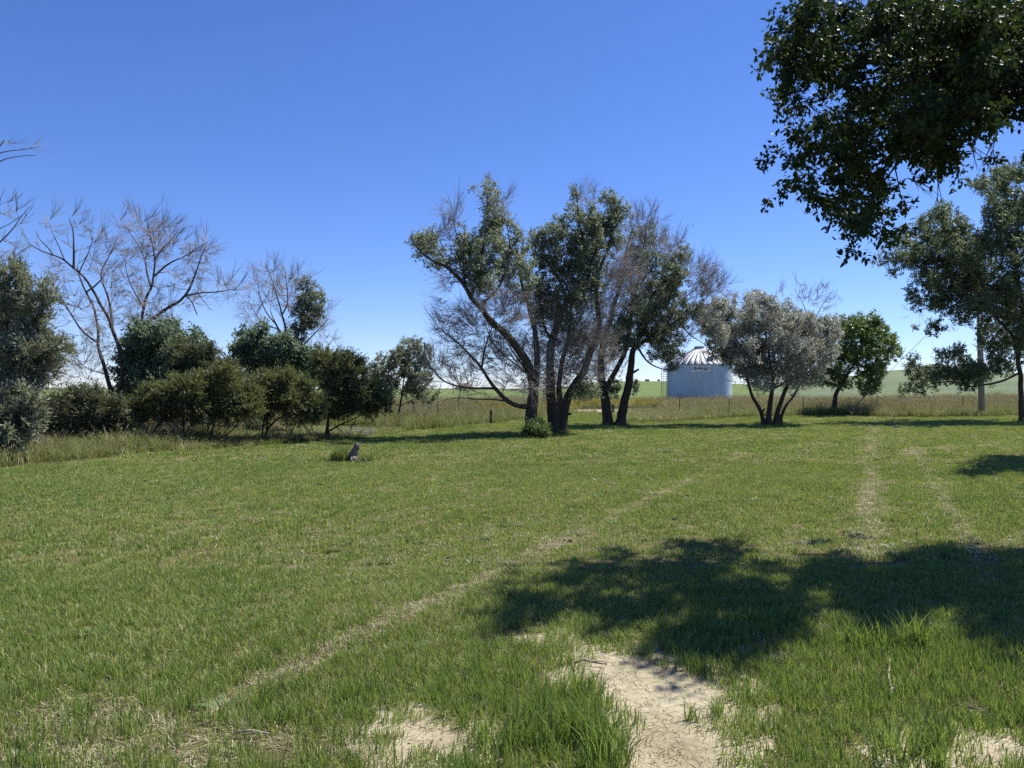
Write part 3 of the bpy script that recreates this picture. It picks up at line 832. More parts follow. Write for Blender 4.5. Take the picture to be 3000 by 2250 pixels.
FGL = [(400, 60, 75, 60), (330, 20, 40, 30, .6), (520, 120, 115, 105), (320, 160, 95, 80), (240, 160, 50, 35, .8), (160, 290, 45, 40), (80, 380, 28, 18, .8), (145, 360, 40, 40), (220, 350, 85, 75), (330, 300, 115, 95), (240, 430, 80, 62), (250, 560, 80, 52), (200, 650, 50, 55),
       (270, 660, 30, 40, .7), (480, 280, 135, 115), (410, 450, 110, 85), (330, 620, 30, 30, .5), (450, 560, 50, 35, .7), (600, 440, 125, 105), (640, 180, 135, 135), (800, 120, 135, 125), (800, 320, 145, 125), (960, 80, 135, 95), (1000, 250, 145, 125), (1150, 130, 145, 125),
       (1350, 120, 145, 125), (1550, 120, 130, 130), (1200, 330, 145, 115), (1400, 350, 145, 125), (1580, 380, 110, 140), (1450, 560, 125, 95), (1580, 600, 90, 72), (1300, 560, 125, 105), (1100, 480, 145, 115), (900, 520, 145, 105),
       (760, 620, 135, 95), (610, 640, 80, 62), (500, 600, 40, 30, .6), (450, 750, 90, 42), (360, 800, 70, 45), (310, 860, 50, 42), (420, 900, 95, 62), (550, 820, 115, 85), (700, 780, 125, 105), (880, 720, 135, 115), (1050, 680, 135, 115),
       (1200, 720, 125, 95), (1350, 740, 105, 70), (1460, 690, 75, 55), (1000, 860, 125, 85), (1150, 870, 105, 75), (850, 900, 115, 85), (700, 950, 105, 75), (560, 960, 85, 62), (1080, 960, 75, 50), (1200, 960, 50, 45), (1230, 1030, 30, 35, .8),
       (260, 990, 70, 42), (185, 915, 20, 35, .8), (145, 1000, 32, 28, .8), (330, 1010, 55, 35), (450, 1060, 65, 52), (260, 1120, 55, 34), (180, 1170, 20, 14, .6), (100, 1210, 30, 30, .9), (330, 1150, 55, 34), (390, 1200, 60, 42), (600, 1080, 105, 72), (740, 1090, 105, 72),
       (560, 1200, 105, 72), (680, 1220, 95, 72), (800, 1180, 70, 60), (490, 1290, 45, 42), (620, 1310, 90, 52), (750, 1310, 82, 52), (870, 1260, 45, 42, .8), (920, 1370, 30, 20, .7), (650, 1395, 80, 35), (740, 1390, 50, 34, .8), (600, 1450, 42, 34), (620, 1530, 24, 32), (770, 1445, 10, 14, 2),
       (1300, 960, 40, 28, .5), (1470, 940, 18, 12, 1.5), (1560, 760, 15, 15, 1.5), (1640, 690, 20, 30, .8), (1640, 960, 20, 30, .8), (1000, 1080, 18, 18, 1),
       (1750, 150, 150, 170), (1780, 430, 150, 150), (1950, 300, 180, 200), (2150, 200, 200, 200), (2150, 500, 180, 180), (2400, 300, 200, 220), (2400, 650, 180, 180), (2650, 400, 200, 250), (2700, 0, 250, 200), (2900, 300, 220, 250), (2300, -50, 200, 150), (3100, 600, 200, 250),
       (1900, 650, 150, 130), (2030, 800, 150, 120), (2250, 800, 160, 130), (1770, 620, 90, 80), (2500, 850, 160, 130), (1850, 560, 120, 110), (1860, 700, 110, 90), (1960, 500, 130, 120), (1850, 480, 120, 110)]  # leaf masses added out of view to close gaps in the lawn shadow
FGL = [b[:4] + ((b[4] if len(b) > 4 else 1.0) * (.62 if b[0] < 950 else 1.0 if b[0] < 1650 else 1.5),) for b in FGL]     # looser sprays towards the tips; thickened out of view to fill the cast shadow
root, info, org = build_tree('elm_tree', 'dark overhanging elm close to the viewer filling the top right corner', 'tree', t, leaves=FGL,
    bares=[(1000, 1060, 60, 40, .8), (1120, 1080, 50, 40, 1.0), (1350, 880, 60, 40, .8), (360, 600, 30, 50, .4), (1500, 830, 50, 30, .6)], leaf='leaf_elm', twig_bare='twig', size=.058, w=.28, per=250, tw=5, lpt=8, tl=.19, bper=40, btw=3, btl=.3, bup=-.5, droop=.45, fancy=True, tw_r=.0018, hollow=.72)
# single leaves on the fringe of that crown, each a piece of its own
pos, ax = info
px = pos[:, 0] / pos[:, 1] * F + 1500; py = HOR - (pos[:, 2] - EYE) / pos[:, 1] * F
inside = (px > 2200) & (px < 2990) & (py > 10) & (py < 790)
gx = np.clip((px / 14).astype(int), 0, 400); gy = np.clip((py / 14).astype(int), 0, 400)
cnt = np.zeros((401, 401)); np.add.at(cnt, (gx[inside], gy[inside]), 1)
loc = sum(cnt[np.clip(gx + a, 0, 400), np.clip(gy + b, 0, 400)] for a in (-1, 0, 1) for b in (-1, 0, 1))
cand = np.where(inside)[0]
cand = cand[np.argsort(loc[cand] + rng.random(len(cand)))][:300]
V, Fs, rr = leaf_geo(np.zeros((6, 3)), np.tile([1., 0, 0], (6, 1)), .060, .28, True)
protos = []
for k in range(6):
    Vk = V.reshape(6, 6, 3)[k]
    me = np_mesh('leaf', Vk, [np.array([[0, 3, 2, 1], [0, 5, 4, 3]])], {'rnd': np.full(6, rng.random())})
    me.materials.append(M['leaf_elm']); protos.append(me)
for j, i in enumerate(cand):
    o = bpy.data.objects.new('leaf', protos[j % 6])
    o.parent = root
    o.location = pos[i] - org + rng.normal(0, .02, 3)
    o.rotation_euler = Vector(ax[i] + rng.normal(0, .2, 3)).to_track_quat('X', 'Z').to_euler()
    COL.objects.link(o)

# ------------------------------------------------------------------ left hand row: dead trees, cedars and scrub
t = Tree(26, RA)
t.limb([(527, 1330), (500, 1200), (466, 1110), (452, 1040), (450, 950), (440, 870), (405, 815), (370, 750), (350, 690)], 24, 6, dY=.5)
t.limb([(582, 1330), (570, 1180), (550, 1060), (520, 970), (480, 900), (440, 800), (400, 740), (350, 690), (290, 645), (240, 625), (180, 600), (132, 568)], 26, 4, dY=-1.2)
t.limb([(505, 960), (515, 850), (490, 780), (468, 745), (466, 690), (490, 650), (522, 610), (535, 560)], 13, 3)
t.limb([(400, 800), (440, 770), (468, 745)], 9, 7)
t.limb([(350, 690), (345, 620), (335, 570), (342, 500), (320, 462)], 12, 3)
t.limb([(370, 700), (400, 640), (425, 590), (430, 540)], 6, 2)
t.limb([(290, 645), (270, 590), (240, 520), (235, 480)], 7, 2)
t.limb([(240, 625), (200, 570), (165, 520)], 6, 2)
t.limb([(452, 1040), (400, 1000), (360, 960), (330, 900), (290, 840), (255, 775)], 11, 3)
t.limb([(330, 900), (300, 870), (260, 800), (240, 730)], 6, 2)
t.limb([(510, 1330), (470, 1280), (445, 1228)], 11, 6)
t.limb([(480, 1180), (420, 1160), (370, 1130), (340, 1100)], 6, 2)
DEAD = dict(leaf=None, bark='bark_dead', rb=(.010, .02), bper=12, btw=5, btl=.6, bup=.3)
build_tree('dead_tree', 'bare dead tree forking left, standing behind the dark low thicket', 'tree', t, bares=[(150, 585, 40, 30), (235, 510, 40, 45), (340, 490, 45, 55), (430, 560, 45, 55), (505, 595, 60, 65), (470, 680, 50, 60), (400, 690, 55, 50), (280, 720, 60, 60), (290, 800, 60, 80),
    (330, 900, 60, 70), (350, 1100, 50, 60), (400, 1150, 60, 60), (450, 950, 70, 80), (540, 880, 55, 80), (420, 1190, 60, 60), (530, 1110, 60, 80), (490, 1050, 50, 80), (500, 780, 50, 60), (380, 1040, 50, 50)], group='dead trees in the row', **DEAD)

t = Tree(29.5, RA)
t.limb([(655, 1330), (655, 1100), (655, 980), (660, 900), (668, 835), (700, 770), (714, 720), (720, 640), (710, 580), (690, 520), (684, 465)], 25, 3, dY=-.5)
t.limb([(700, 770), (682, 720), (680, 660), (650, 600), (612, 540), (578, 485)], 10, 2)
t.limb([(714, 725), (760, 682), (800, 655), (860, 635), (900, 600), (960, 570)], 10, 2)
t.limb([(720, 640), (760, 590), (800, 560), (822, 515)], 7, 2)
t.limb([(664, 960), (740, 900), (800, 860), (860, 820), (890, 760), (915, 680), (950, 590)], 20, 3, dY=-1)
t.limb([(860, 820), (930, 800), (1000, 802), (1060, 782), (1115, 790)], 9, 2)
t.limb([(860, 825), (900, 850), (912, 905)], 7, 4)
t.limb([(930, 830), (960, 860), (975, 880)], 4, 2)
t.limb([(662, 870), (622, 800), (592, 740), (580, 670)], 9, 2)
t.limb([(650, 1040), (612, 950), (582, 890)], 8, 2)
build_tree('dead_tree', 'tall bare dead tree with reddish twigs rising above the green thicket', 'tree', t, bares=[(600, 500, 50, 50), (690, 500, 75, 55), (780, 540, 60, 60), (650, 600, 60, 70), (740, 620, 70, 60), (840, 600, 60, 50), (930, 620, 50, 60), (950, 580, 35, 40), (900, 700, 50, 60), (970, 810, 60, 40),
    (1060, 780, 50, 45), (1110, 790, 35, 28), (800, 770, 60, 60), (780, 900, 70, 60), (700, 850, 60, 80), (600, 700, 50, 80), (600, 800, 60, 60), (600, 920, 50, 60), (730, 940, 70, 50), (900, 850, 40, 40), (720, 560, 70, 60)], group='dead trees in the row', **{**DEAD, 'bper': 15, 'btw': 6})

t = Tree(19, RL, .4)
t.limb([(-420, 3350), (-400, 2600), (-380, 1900), (-330, 1400), (-260, 1000), (-200, 700), (-170, 450)], 90, 20, dY=0)
t.limb([(-200, 600), (-100, 450), (0, 395), (120, 350), (220, 345), (330, 345)], 18, 5, dY=.2)
t.limb([(-180, 420), (-60, 330), (0, 316), (100, 310), (200, 295), (320, 290), (375, 258)], 14, 4, dY=0)
t.limb([(-190, 500), (-60, 340), (10, 260), (40, 200)], 16, 10, dY=.2)
t.limb([(-330, 1400), (-150, 1300), (0, 1200), (60, 1150), (120, 1110), (160, 1000), (205, 955), (250, 900), (292, 848)], 26, 4, dY=.2)
t.limb([(-300, 1200), (-120, 1120), (30, 1052), (100, 1012), (160, 985), (230, 930)], 14, 4, dY=-.2)
t.limb([(-260, 1000), (-60, 900), (0, 850), (30, 740), (40, 670)], 14, 4)
t.limb([(-330, 1500), (-100, 1420), (40, 1330), (90, 1280)], 14, 4)
build_tree('dead_tree', 'bare dead branches reaching in from the left edge above the grey cedar', 'tree', t, bares=[(90, 220, 80, 60, .6), (250, 310, 80, 50, .6), (60, 850, 60, 120, .8), (150, 900, 70, 90, .8), (200, 1050, 80, 60, .8), (60, 1150, 70, 80), (100, 1350, 80, 100), (40, 1300, 60, 100), (60, 1450, 70, 60, 1.4), (30, 1560, 60, 60)], group='dead trees in the row',
    leaf=None, bark='bark_dead', bper=24, btw=4, btl=.45, bup=.3)

JUN = dict(size=.12, w=.13, per=72, tw=6, lpt=10, tl=.30, spread=.75, leaf_out=1.0, droop=-.25, bper=20, btw=5, btl=.35, bup=.1)
t = Tree(18.6, RA, .4); t.sat = 6
t.limb([(-10, 1590), (5, 1400), (0, 1250), (10, 1100), (30, 960), (40, 850), (45, 740)], 26, 4, dY=0)
t.limb([(10, 1250), (60, 1100), (120, 1000), (190, 850), (200, 790)], 9, 3)
t.limb([(5, 1300), (110, 1170), (200, 1110), (310, 1050)], 8, 3)
t.limb([(0, 1400), (70, 1380), (120, 1340)], 7, 3)
build_tree('juniper_tree', 'large grey-green cedar at the far left edge', 'tree', t, leaves=[(40, 735, 45, 50), (90, 745, 32, 50), (30, 830, 70, 80), (85, 880, 70, 70), (200, 800, 40, 45), (215, 830, 40, 40), (160, 870, 50, 45), (30, 970, 80, 70), (130, 970, 70, 60), (270, 1070, 45, 35), (305, 1045, 18, 20), (215, 1080, 75, 50),
    (120, 1090, 100, 75), (40, 1110, 90, 80), (200, 1160, 70, 50), (100, 1200, 90, 60), (20, 1240, 70, 70), (170, 930, 50, 40)],
    bares=[(100, 1020, 80, 80), (160, 1100, 90, 70), (110, 1220, 90, 60), (200, 1200, 60, 60), (150, 1280, 60, 40), (60, 900, 50, 50)], leaf='juniper_grey', twig_bare='twig_dead', **{**JUN, 'per': 50})
t = Tree(17.6, RA, .4); t.sat = 6
t.limb([(20, 1600), (30, 1500), (45, 1400), (60, 1320)], 10, 3, dY=0)
t.limb([(35, 1480), (90, 1420), (130, 1390)], 6, 2)
build_tree('juniper_bush', 'low grey-green cedar bush in the left corner at the lawn edge', 'bush', t, leaves=[(50, 1345, 80, 75), (115, 1375, 55, 48), (15, 1440, 75, 80), (65, 1300, 70, 45), (15, 1530, 55, 45), (80, 1440, 55, 45), (20, 1590, 45, 25)],
    bares=[(70, 1470, 60, 40)], leaf='juniper_grey', twig_bare='twig', **JUN)

t = Tree(21.5, RG, .4); t.sat = 6
t.limb([(650, 1120), (640, 1000), (600, 850), (560, 700)], 16, 4, dY=0)
t.limb([(950, 1120), (930, 950), (900, 780), (860, 580)], 16, 4, start=21.9)
t.limb([(1180, 1120), (1160, 980), (1120, 850), (1080, 700)], 14, 4, start=21.6)
t.limb([(660, 1100), (670, 760), (668, 600), (672, 460), (650, 330), (640, 180)], 12, 2, dY=.3)
t.limb([(672, 480), (720, 430), (790, 380), (825, 330)], 5, 2)
build_tree('scrub_thicket', 'dark low tangled thicket below the leaning dead tree', 'bush', t, leaves=[(550, 700, 100, 85), (480, 850, 120, 110), (650, 880, 150, 120), (790, 680, 110, 90), (840, 540, 75, 55), (760, 600, 70, 60), (960, 640, 110, 100), (900, 850, 150, 130), (1050, 800, 150, 120), (1150, 950, 150, 90), (700, 1010, 180, 60), (950, 1000, 180, 70),
    (1200, 740, 110, 90), (1270, 900, 100, 100), (1060, 560, 60, 60, .5), (600, 620, 50, 45, .8), (430, 980, 90, 80)], bares=[(560, 740, 120, 70), (1050, 900, 160, 80), (650, 560, 60, 60), (1250, 950, 80, 80), (640, 300, 60, 120, .25), (760, 800, 150, 80, .6)], leaf='juniper_dark', twig_bare='twig_dead', **{**JUN, 'size': .09, 'w': .2, 'per': 85, 'leaf_out': .7, 'bper': 14})

t = Tree(22.2, RG, .4); t.sat = 6
t.limb([(1640, 1100), (1660, 980), (1720, 870), (1790, 790), (1850, 700), (1900, 580)], 26, 5, dY=0)
t.limb([(1930, 1100), (1945, 980), (1960, 880), (2020, 760), (2060, 620)], 20, 4, start=22.4)
t.limb([(1780, 800), (1720, 900), (1720, 960)], 6, 3, dY=-.3)
t.limb([(1750, 860), (1660, 930), (1600, 990)], 8, 3, dY=-.3)
t.limb([(1790, 850), (1840, 910)], 6, 3, dY=-.3)
t.limb([(1720, 870), (1650, 780), (1560, 740)], 8, 3)
build_tree('juniper_bush', 'olive-green cedar bush with exposed branches, right of the dark thicket', 'bush', t, leaves=[(1700, 590, 140, 95), (1600, 700, 135, 95), (1850, 660, 160, 115), (1490, 760, 100, 65), (2000, 640, 140, 110), (2100, 780, 110, 110), (1750, 780, 190, 80), (1900, 500, 100, 80), (2040, 500, 100, 90), (1540, 860, 110, 60, .7), (1990, 850, 120, 60, .7)],
    bares=[(1720, 920, 120, 80), (1950, 960, 130, 80), (1850, 860, 120, 60), (2060, 900, 90, 70), (1580, 950, 90, 60)], leaf='juniper', twig_bare='twig_dead', **JUN)

t = Tree(26.5, RA, .5); t.sat = 6
t.limb([(650, 1330), (660, 1220), (680, 1120), (720, 1030)], 16, 4, dY=0)
t.limb([(760, 1330), (790, 1200), (840, 1110), (900, 1050)], 14, 3, start=26.8)
t.limb([(620, 1330), (615, 1220), (620, 1080)], 12, 3, start=26.3)
GRN = dict(leaf='leaf_blue', size=.11, w=.28, per=52, tw=5, lpt=8, tl=.3)
build_tree('boxelder_tree', 'leafy blue-green tree in front of the tall dead tree', 'tree', t, leaves=[(640, 1030, 62, 62), (720, 1000, 72, 55), (785, 1010, 52, 52), (600, 1080, 40, 55), (690, 1100, 95, 85), (620, 1180, 75, 65), (700, 1200, 85, 55), (790, 1080, 65, 55), (880, 1040, 42, 45), (920, 1055, 42, 32), (962, 1075, 28, 16), (850, 1110, 65, 55), (605, 1260, 55, 45), (740, 1240, 70, 40)], **GRN)

t = Tree(24, RA, .5); t.sat = 6
t.limb([(850, 1500), (850, 1350), (855, 1250), (870, 1150)], 13, 4, dY=0)
t.limb([(960, 1500), (965, 1350), (975, 1250), (1000, 1170)], 11, 3, start=24.3)
t.limb([(870, 1320), (930, 1240), (1040, 1200)], 8, 3)
build_tree('juniper_tree', 'dark green upright cedar just right of the blue-green leafy tree', 'tree', t, leaves=[(850, 1120, 70, 60), (900, 1150, 75, 65), (950, 1130, 55, 50), (1020, 1170, 60, 50), (1060, 1220, 55, 50), (900, 1220, 85, 55), (1000, 1240, 85, 55), (830, 1200, 60, 50), (1080, 1270, 60, 45), (940, 1290, 90, 50), (840, 1290, 60, 50)], leaf='juniper_dark', twig_bare='twig', bares=[(900, 1350, 90, 40)], **JUN)

t = Tree(22.8, RB, .4); t.sat = 6
t.limb([(20, 1450), (40, 1340), (80, 1230), (150, 1100)], 18, 4, dY=0)
t.limb([(70, 1400), (150, 1370), (230, 1300), (260, 1180)], 14, 4, dY=-.3)
t.limb([(280, 1420), (290, 1300), (280, 1180)], 10, 3, start=23)
build_tree('juniper_bush', 'olive-green cedar bush with a dark hollow underneath, middle of the row', 'bush', t, leaves=[(60, 1030, 95, 70), (150, 960, 60, 55), (110, 1100, 115, 80), (250, 1080, 95, 70), (200, 1170, 115, 80), (300, 1180, 65, 75), (40, 1190, 80, 70), (330, 1240, 40, 50)], bares=[(120, 1300, 100, 60), (250, 1270, 80, 50), (60, 1370, 80, 50, .7)], leaf='juniper', twig_bare='twig', **JUN)

t = Tree(24.3, RB, .4); t.sat = 6
t.limb([(400, 1440), (415, 1370), (445, 1290), (520, 1240), (610, 1195), (700, 1150)], 20, 4, dY=0)
t.limb([(395, 1430), (400, 1330), (420, 1200), (470, 1080)], 14, 4)
t.limb([(570, 1400), (600, 1330), (640, 1280), (680, 1200)], 12, 4, start=24.5)
t.limb([(470, 1420), (520, 1340), (560, 1270)], 9, 4, start=24.4)
build_tree('juniper_bush', 'wide dome-shaped cedar bush leaning right, behind the stump', 'bush', t, leaves=[(395, 1050, 100, 70), (500, 1000, 95, 60), (560, 980, 70, 45), (620, 1060, 105, 70), (500, 1110, 125, 80), (700, 1120, 95, 70), (765, 1180, 70, 60), (640, 1190, 115, 60), (420, 1170, 85, 70), (770, 1240, 50, 34), (350, 1120, 60, 60)], bares=[(560, 1240, 120, 50), (500, 1300, 90, 60), (650, 1270, 90, 50), (420, 1280, 60, 60)], leaf='juniper', twig_bare='twig', **JUN)

t = Tree(28.5, RB, .5); t.sat = 6
t.limb([(430, 1350), (440, 1100), (450, 950), (430, 820), (400, 700)], 18, 4, dY=0)
t.limb([(445, 1000), (340, 850), (280, 720)], 9, 3)
t.limb([(448, 980), (560, 860), (640, 790)], 9, 3)
build_tree('boxelder_tree', 'leafy blue-green tree below the half-dead tree', 'tree', t, leaves=[(268, 670, 38, 60), (390, 670, 70, 52), (250, 780, 52, 55), (330, 800, 105, 82), (450, 790, 105, 85), (300, 880, 85, 55), (550, 780, 85, 75), (625, 830, 85, 75), (705, 830, 52, 62), (520, 900, 125, 65), (660, 930, 85, 65), (400, 900, 85, 65), (725, 985, 52, 45), (205, 860, 34, 34), (480, 700, 40, 40), (640, 770, 50, 40)], **GRN)

t = Tree(26.4, RB, .5); t.sat = 6
t.limb([(850, 1345), (856, 1200), (862, 1050), (880, 900), (900, 830)], 24, 5, dY=0)
t.limb([(860, 1335), (930, 1290), (1000, 1270), (1080, 1235), (1160, 1170)], 14, 4, dY=-.4)
t.limb([(862, 1050), (980, 980), (1060, 890)], 10, 3)
t.limb([(858, 1150), (1000, 1090), (1180, 1090)], 10, 3)
t.limb([(930, 1290), (1020, 1300), (1110, 1280), (1160, 1245)], 6, 2, dY=-.5)
build_tree('juniper_tree', 'brownish-green cedar with sky showing through, right end of the row', 'tree', t, leaves=[(835, 850, 60, 60), (925, 860, 75, 60), (1030, 880, 52, 50), (880, 950, 95, 60), (1000, 970, 85, 60), (1092, 945, 30, 42), (960, 1060, 120, 65), (1100, 1060, 85, 60), (1185, 1110, 70, 62), (1235, 1140, 40, 52), (1080, 1150, 95, 60), (960, 1170, 95, 50), (900, 1220, 55, 50), (1150, 1190, 75, 34), (780, 930, 42, 62)],
    bares=[(1000, 1250, 130, 40), (1120, 1230, 90, 40), (960, 1000, 100, 70), (870, 1280, 50, 40), (960, 780, 60, 30)], leaf='juniper', twig_bare='twig', **{**JUN, 'per': 85})

t = Tree(38, RB)
t.limb([(570, 1150), (565, 900), (562, 700), (556, 620), (540, 520), (500, 420), (480, 330), (440, 220), (418, 175)], 34, 3, dY=-.8)
t.limb([(560, 720), (530, 680), (500, 600), (470, 540), (455, 500)], 24, 5)
t.limb([(550, 540), (580, 450), (572, 350), (560, 230)], 12, 3)
t.limb([(500, 600), (430, 520), (380, 420), (368, 280)], 12, 3)
t.limb([(505, 640), (400, 600), (340, 500), (300, 420)], 10, 3)
t.limb([(560, 640), (650, 560), (690, 540)], 12, 3)
t.limb([(630, 1150), (635, 900), (640, 740), (650, 650), (680, 550), (700, 450), (702, 320), (690, 280)], 22, 4, start=38.4)
t.limb([(675, 800), (680, 740), (760, 660), (820, 600), (855, 550)], 16, 3)
t.limb([(780, 830), (810, 760), (840, 690), (865, 650)], 6, 2)
build_tree('half_dead_tree', 'bare grey tree with one leafy upright clump on its right side', 'tree', t, leaves=[(690, 320, 46, 45), (705, 420, 58, 60), (775, 400, 45, 52), (685, 500, 58, 68), (762, 500, 55, 58), (692, 590, 58, 58), (640, 640, 38, 58), (742, 570, 45, 48), (660, 700, 40, 40)],
    bares=[(440, 250, 55, 75), (380, 320, 45, 70), (560, 280, 55, 70), (640, 270, 55, 55), (330, 480, 55, 70), (450, 430, 70, 80), (560, 430, 70, 80), (640, 420, 55, 80), (770, 620, 70, 60), (830, 560, 35, 55), (720, 690, 60, 50), (340, 580, 50, 50), (850, 720, 45, 55), (600, 560, 60, 70), (490, 330, 50, 60)], leaf='leaf_ash', bark='bark_grey', twig_bare='twig_dead', size=.11, w=.24, per=44, tw=5, lpt=8, tl=.3, rb=(.01, .018), bper=13, btw=6, btl=.75)

t = Tree(37, RB, .5); t.sat = 1
t.limb([(1288, 1285), (1290, 1150), (1291, 1050), (1280, 950), (1250, 880), (1230, 840)], 18, 3, dY=0)
t.limb([(1343, 1285), (1354, 1150), (1376, 1030), (1392, 900), (1422, 800), (1462, 730)], 20, 3, start=37.2)
t.limb([(1376, 1030), (1460, 960), (1540, 920)], 8, 3)
t.limb([(1354, 1150), (1450, 1110), (1560, 1100)], 8, 3)
t.limb([(1346, 1262), (1430, 1240), (1520, 1190), (1580, 1160)], 7, 2)
t.limb([(1290, 1080), (1220, 1010), (1180, 940)], 7, 3)
t.limb([(1330, 1268), (1328, 1235)], 7, 5, start=37)
build_tree('juniper_tree', 'pale grey-green tree with two slim dark trunks, alone right of the row', 'tree', t, leaves=[(1190, 920, 45, 50), (1250, 870, 52, 48), (1310, 840, 52, 48), (1350, 800, 42, 52), (1400, 770, 52, 42), (1460, 740, 48, 36), (1502, 780, 52, 62), (1430, 860, 75, 65), (1532, 870, 38, 55), (1540, 950, 34, 45), (1470, 960, 75, 65), (1350, 920, 75, 75),
    (1260, 980, 75, 60), (1190, 990, 34, 42), (1400, 1030, 75, 55), (1500, 1040, 65, 55), (1560, 1095, 38, 38, .6), (1450, 1090, 75, 36, .6), (1530, 1130, 48, 34, .6), (1320, 1000, 45, 40)], bares=[(1500, 1080, 80, 60), (1430, 1230, 110, 30), (1540, 1020, 50, 60)], leaf='juniper_grey', twig_bare='twig_dead', **{**JUN, 'size': .11, 'w': .2, 'per': 36, 'leaf_out': .6, 'bper': 14})

t = Tree(27.6, RB, .4)
t.limb([(1080, 1365), (1085, 1345), (1100, 1325)], 4, 2, dY=0)
t.limb([(1010, 1372), (1005, 1350), (990, 1330)], 4, 2, start=27.4)
build_tree('sagebrush', 'low pale grey shrub at the right foot of the row', 'bush', t, leaves=[(1110, 1335, 52, 20), (1060, 1345, 50, 22), (1000, 1350, 60, 20), (1130, 1350, 34, 14)], leaf='leaf_olive', size=.06, w=.2, per=120, tw=5, lpt=7, tl=.18)

# dead, half fallen bush with pale branches and rust needles at the left
t = Tree(18.4, RG, .4)
t.limb([(330, 1190), (318, 1080), (322, 1010), (355, 945)], 9, 2, dY=0)
t.limb([(332, 1170), (370, 1090), (430, 1030), (455, 1005)], 9, 2)
t.limb([(335, 1180), (390, 1090), (480, 1020), (510, 1010)], 7, 2)
t.limb([(325, 1150), (260, 1160), (180, 1150)], 6, 2)
t.limb([(322, 1100), (260, 1010), (240, 980)], 5, 2)
t.limb([(300, 1120), (200, 1040), (150, 1060)], 6, 2)
build_tree('dead_bush', 'pale dead branches with rusty needles at the edge of the lawn, far left', 'bush', t, leaves=[(170, 1090, 75, 45), (240, 1080, 60, 40), (130, 1060, 45, 40)], bares=[(300, 1050, 90, 50, .8), (400, 1050, 70, 40, .6), (230, 1120, 90, 40)], leaf='needle_dead', bark='bark_dead', size=.07, w=.1, per=90, tw=5, lpt=6, tl=.16, bper=40, btw=3, btl=.22)

# shrubs out on the prairie behind the middle trees
t = Tree(86, Reg(0, 0, 1), .4)
t.limb([(1462, 1190), (1462, 1180), (1465, 1170)], 2, 1, dY=0)
build_tree('prairie_shrub', 'dark rounded shrub out in the field behind the left trunk', 'bush', t, leaves=[(1450, 1180, 15, 9), (1470, 1176, 20, 12), (1488, 1182, 12, 8)], leaf='juniper_dark', size=.2, w=.25, per=14, tw=5, lpt=7, tl=.35)

# ------------------------------------------------------------------ grain bin
def metal_mat(name, c, metal, rough, corr=0.0, streak=.15):
    m, nt, b = mat(name)
    o = objco(nt)
    v = mapping(nt, o, (2.2, 2.2, .35))
    n1 = noise(nt, 1.5, 5, .6, v)
    r = ramp(nt, n1.outputs['Fac'], [(.3, tuple(x * (1 - streak) for x in c)), (.7, tuple(min(1, x * (1 + streak)) for x in c))])
    nt.links.new(r.outputs[0], b.inputs['Base Color'])
    b.inputs['Metallic'].default_value = metal; b.inputs['Roughness'].default_value = rough
    if corr:
        w = N(nt, 'ShaderNodeTexWave'); w.wave_type = 'BANDS'; w.bands_direction = 'Z'; w.wave_profile = 'SIN'
        w.inputs['Scale'].default_value = .314 / corr
        nt.links.new(o, w.inputs['Vector'])
        bump(nt, b, w.outputs['Fac'], .9, .014)
    return m
M['galv'] = metal_mat('galvanised', (.44, .55, .61), .15, .7)
M['galv_roof'] = metal_mat('galvanised_roof', (.30, .32, .345), .5, .55)
M['galv_trim'] = metal_mat('galvanised_trim', (.30, .32, .35), .6, .5)
M['ladder_steel'] = metal_mat('ladder_steel', (.22, .23, .25), .5, .5)
def plain(name, c, rough=.6, spec=.3):
    m, nt, b = mat(name)
    n1 = noise(nt, 9, 4, .6, gpos(nt))
    r = ramp(nt, n1.outputs['Fac'], [(.3, tuple(x * .85 for x in c)), (.7, tuple(min(1, x * 1.12) for x in c))])
    nt.links.new(r.outputs[0], b.inputs['Base Color'])
    b.inputs['Roughness'].default_value = rough; b.inputs['Specular IOR Level'].default_value = spec
    return m
M['sign_face'] = plain('sign_face', (.80, .81, .80), .5)
M['sign_ink'] = plain('sign_ink', (.02, .045, .06), .5)

def box_mesh(name, sx, sy, sz, bev=0.0, z0=True):
    bm = bmesh.new()
    bmesh.ops.create_cube(bm, size=1)
    for v in bm.verts:
        v.co.x *= sx; v.co.y *= sy; v.co.z = v.co.z * sz + (sz / 2 if z0 else 0)
    if bev: bmesh.ops.bevel(bm, geom=bm.edges[:], offset=bev, segments=2, affect='EDGES')
    me = bpy.data.meshes.new(name); bm.to_mesh(me); bm.free()
    return me
def rod(name, a, b, r, m, parent, S=6):
    a = np.array(a, float); b = np.array(b, float)
    V, q = tubes(np.array([[a, (a + b) / 2, b]]), np.full((1, 3), r), S)
    n = len(V)
    return mobj(name, np_mesh(name, V, [q, np.arange(S)[::-1][None], np.arange(n - S, n)[None]]), m, parent)
def pathrod(name, pts, r0, r1, m, parent=None, S=6):
    pts = np.array(pts, float); n = len(pts)
    V, q = tubes(pts[None], np.linspace(r0, r1, n)[None], S)
    return mobj(name, np_mesh(name, V, [q, np.arange(S)[::-1][None], np.arange(n * S - S, n * S)[None]], smooth=True), m, parent)

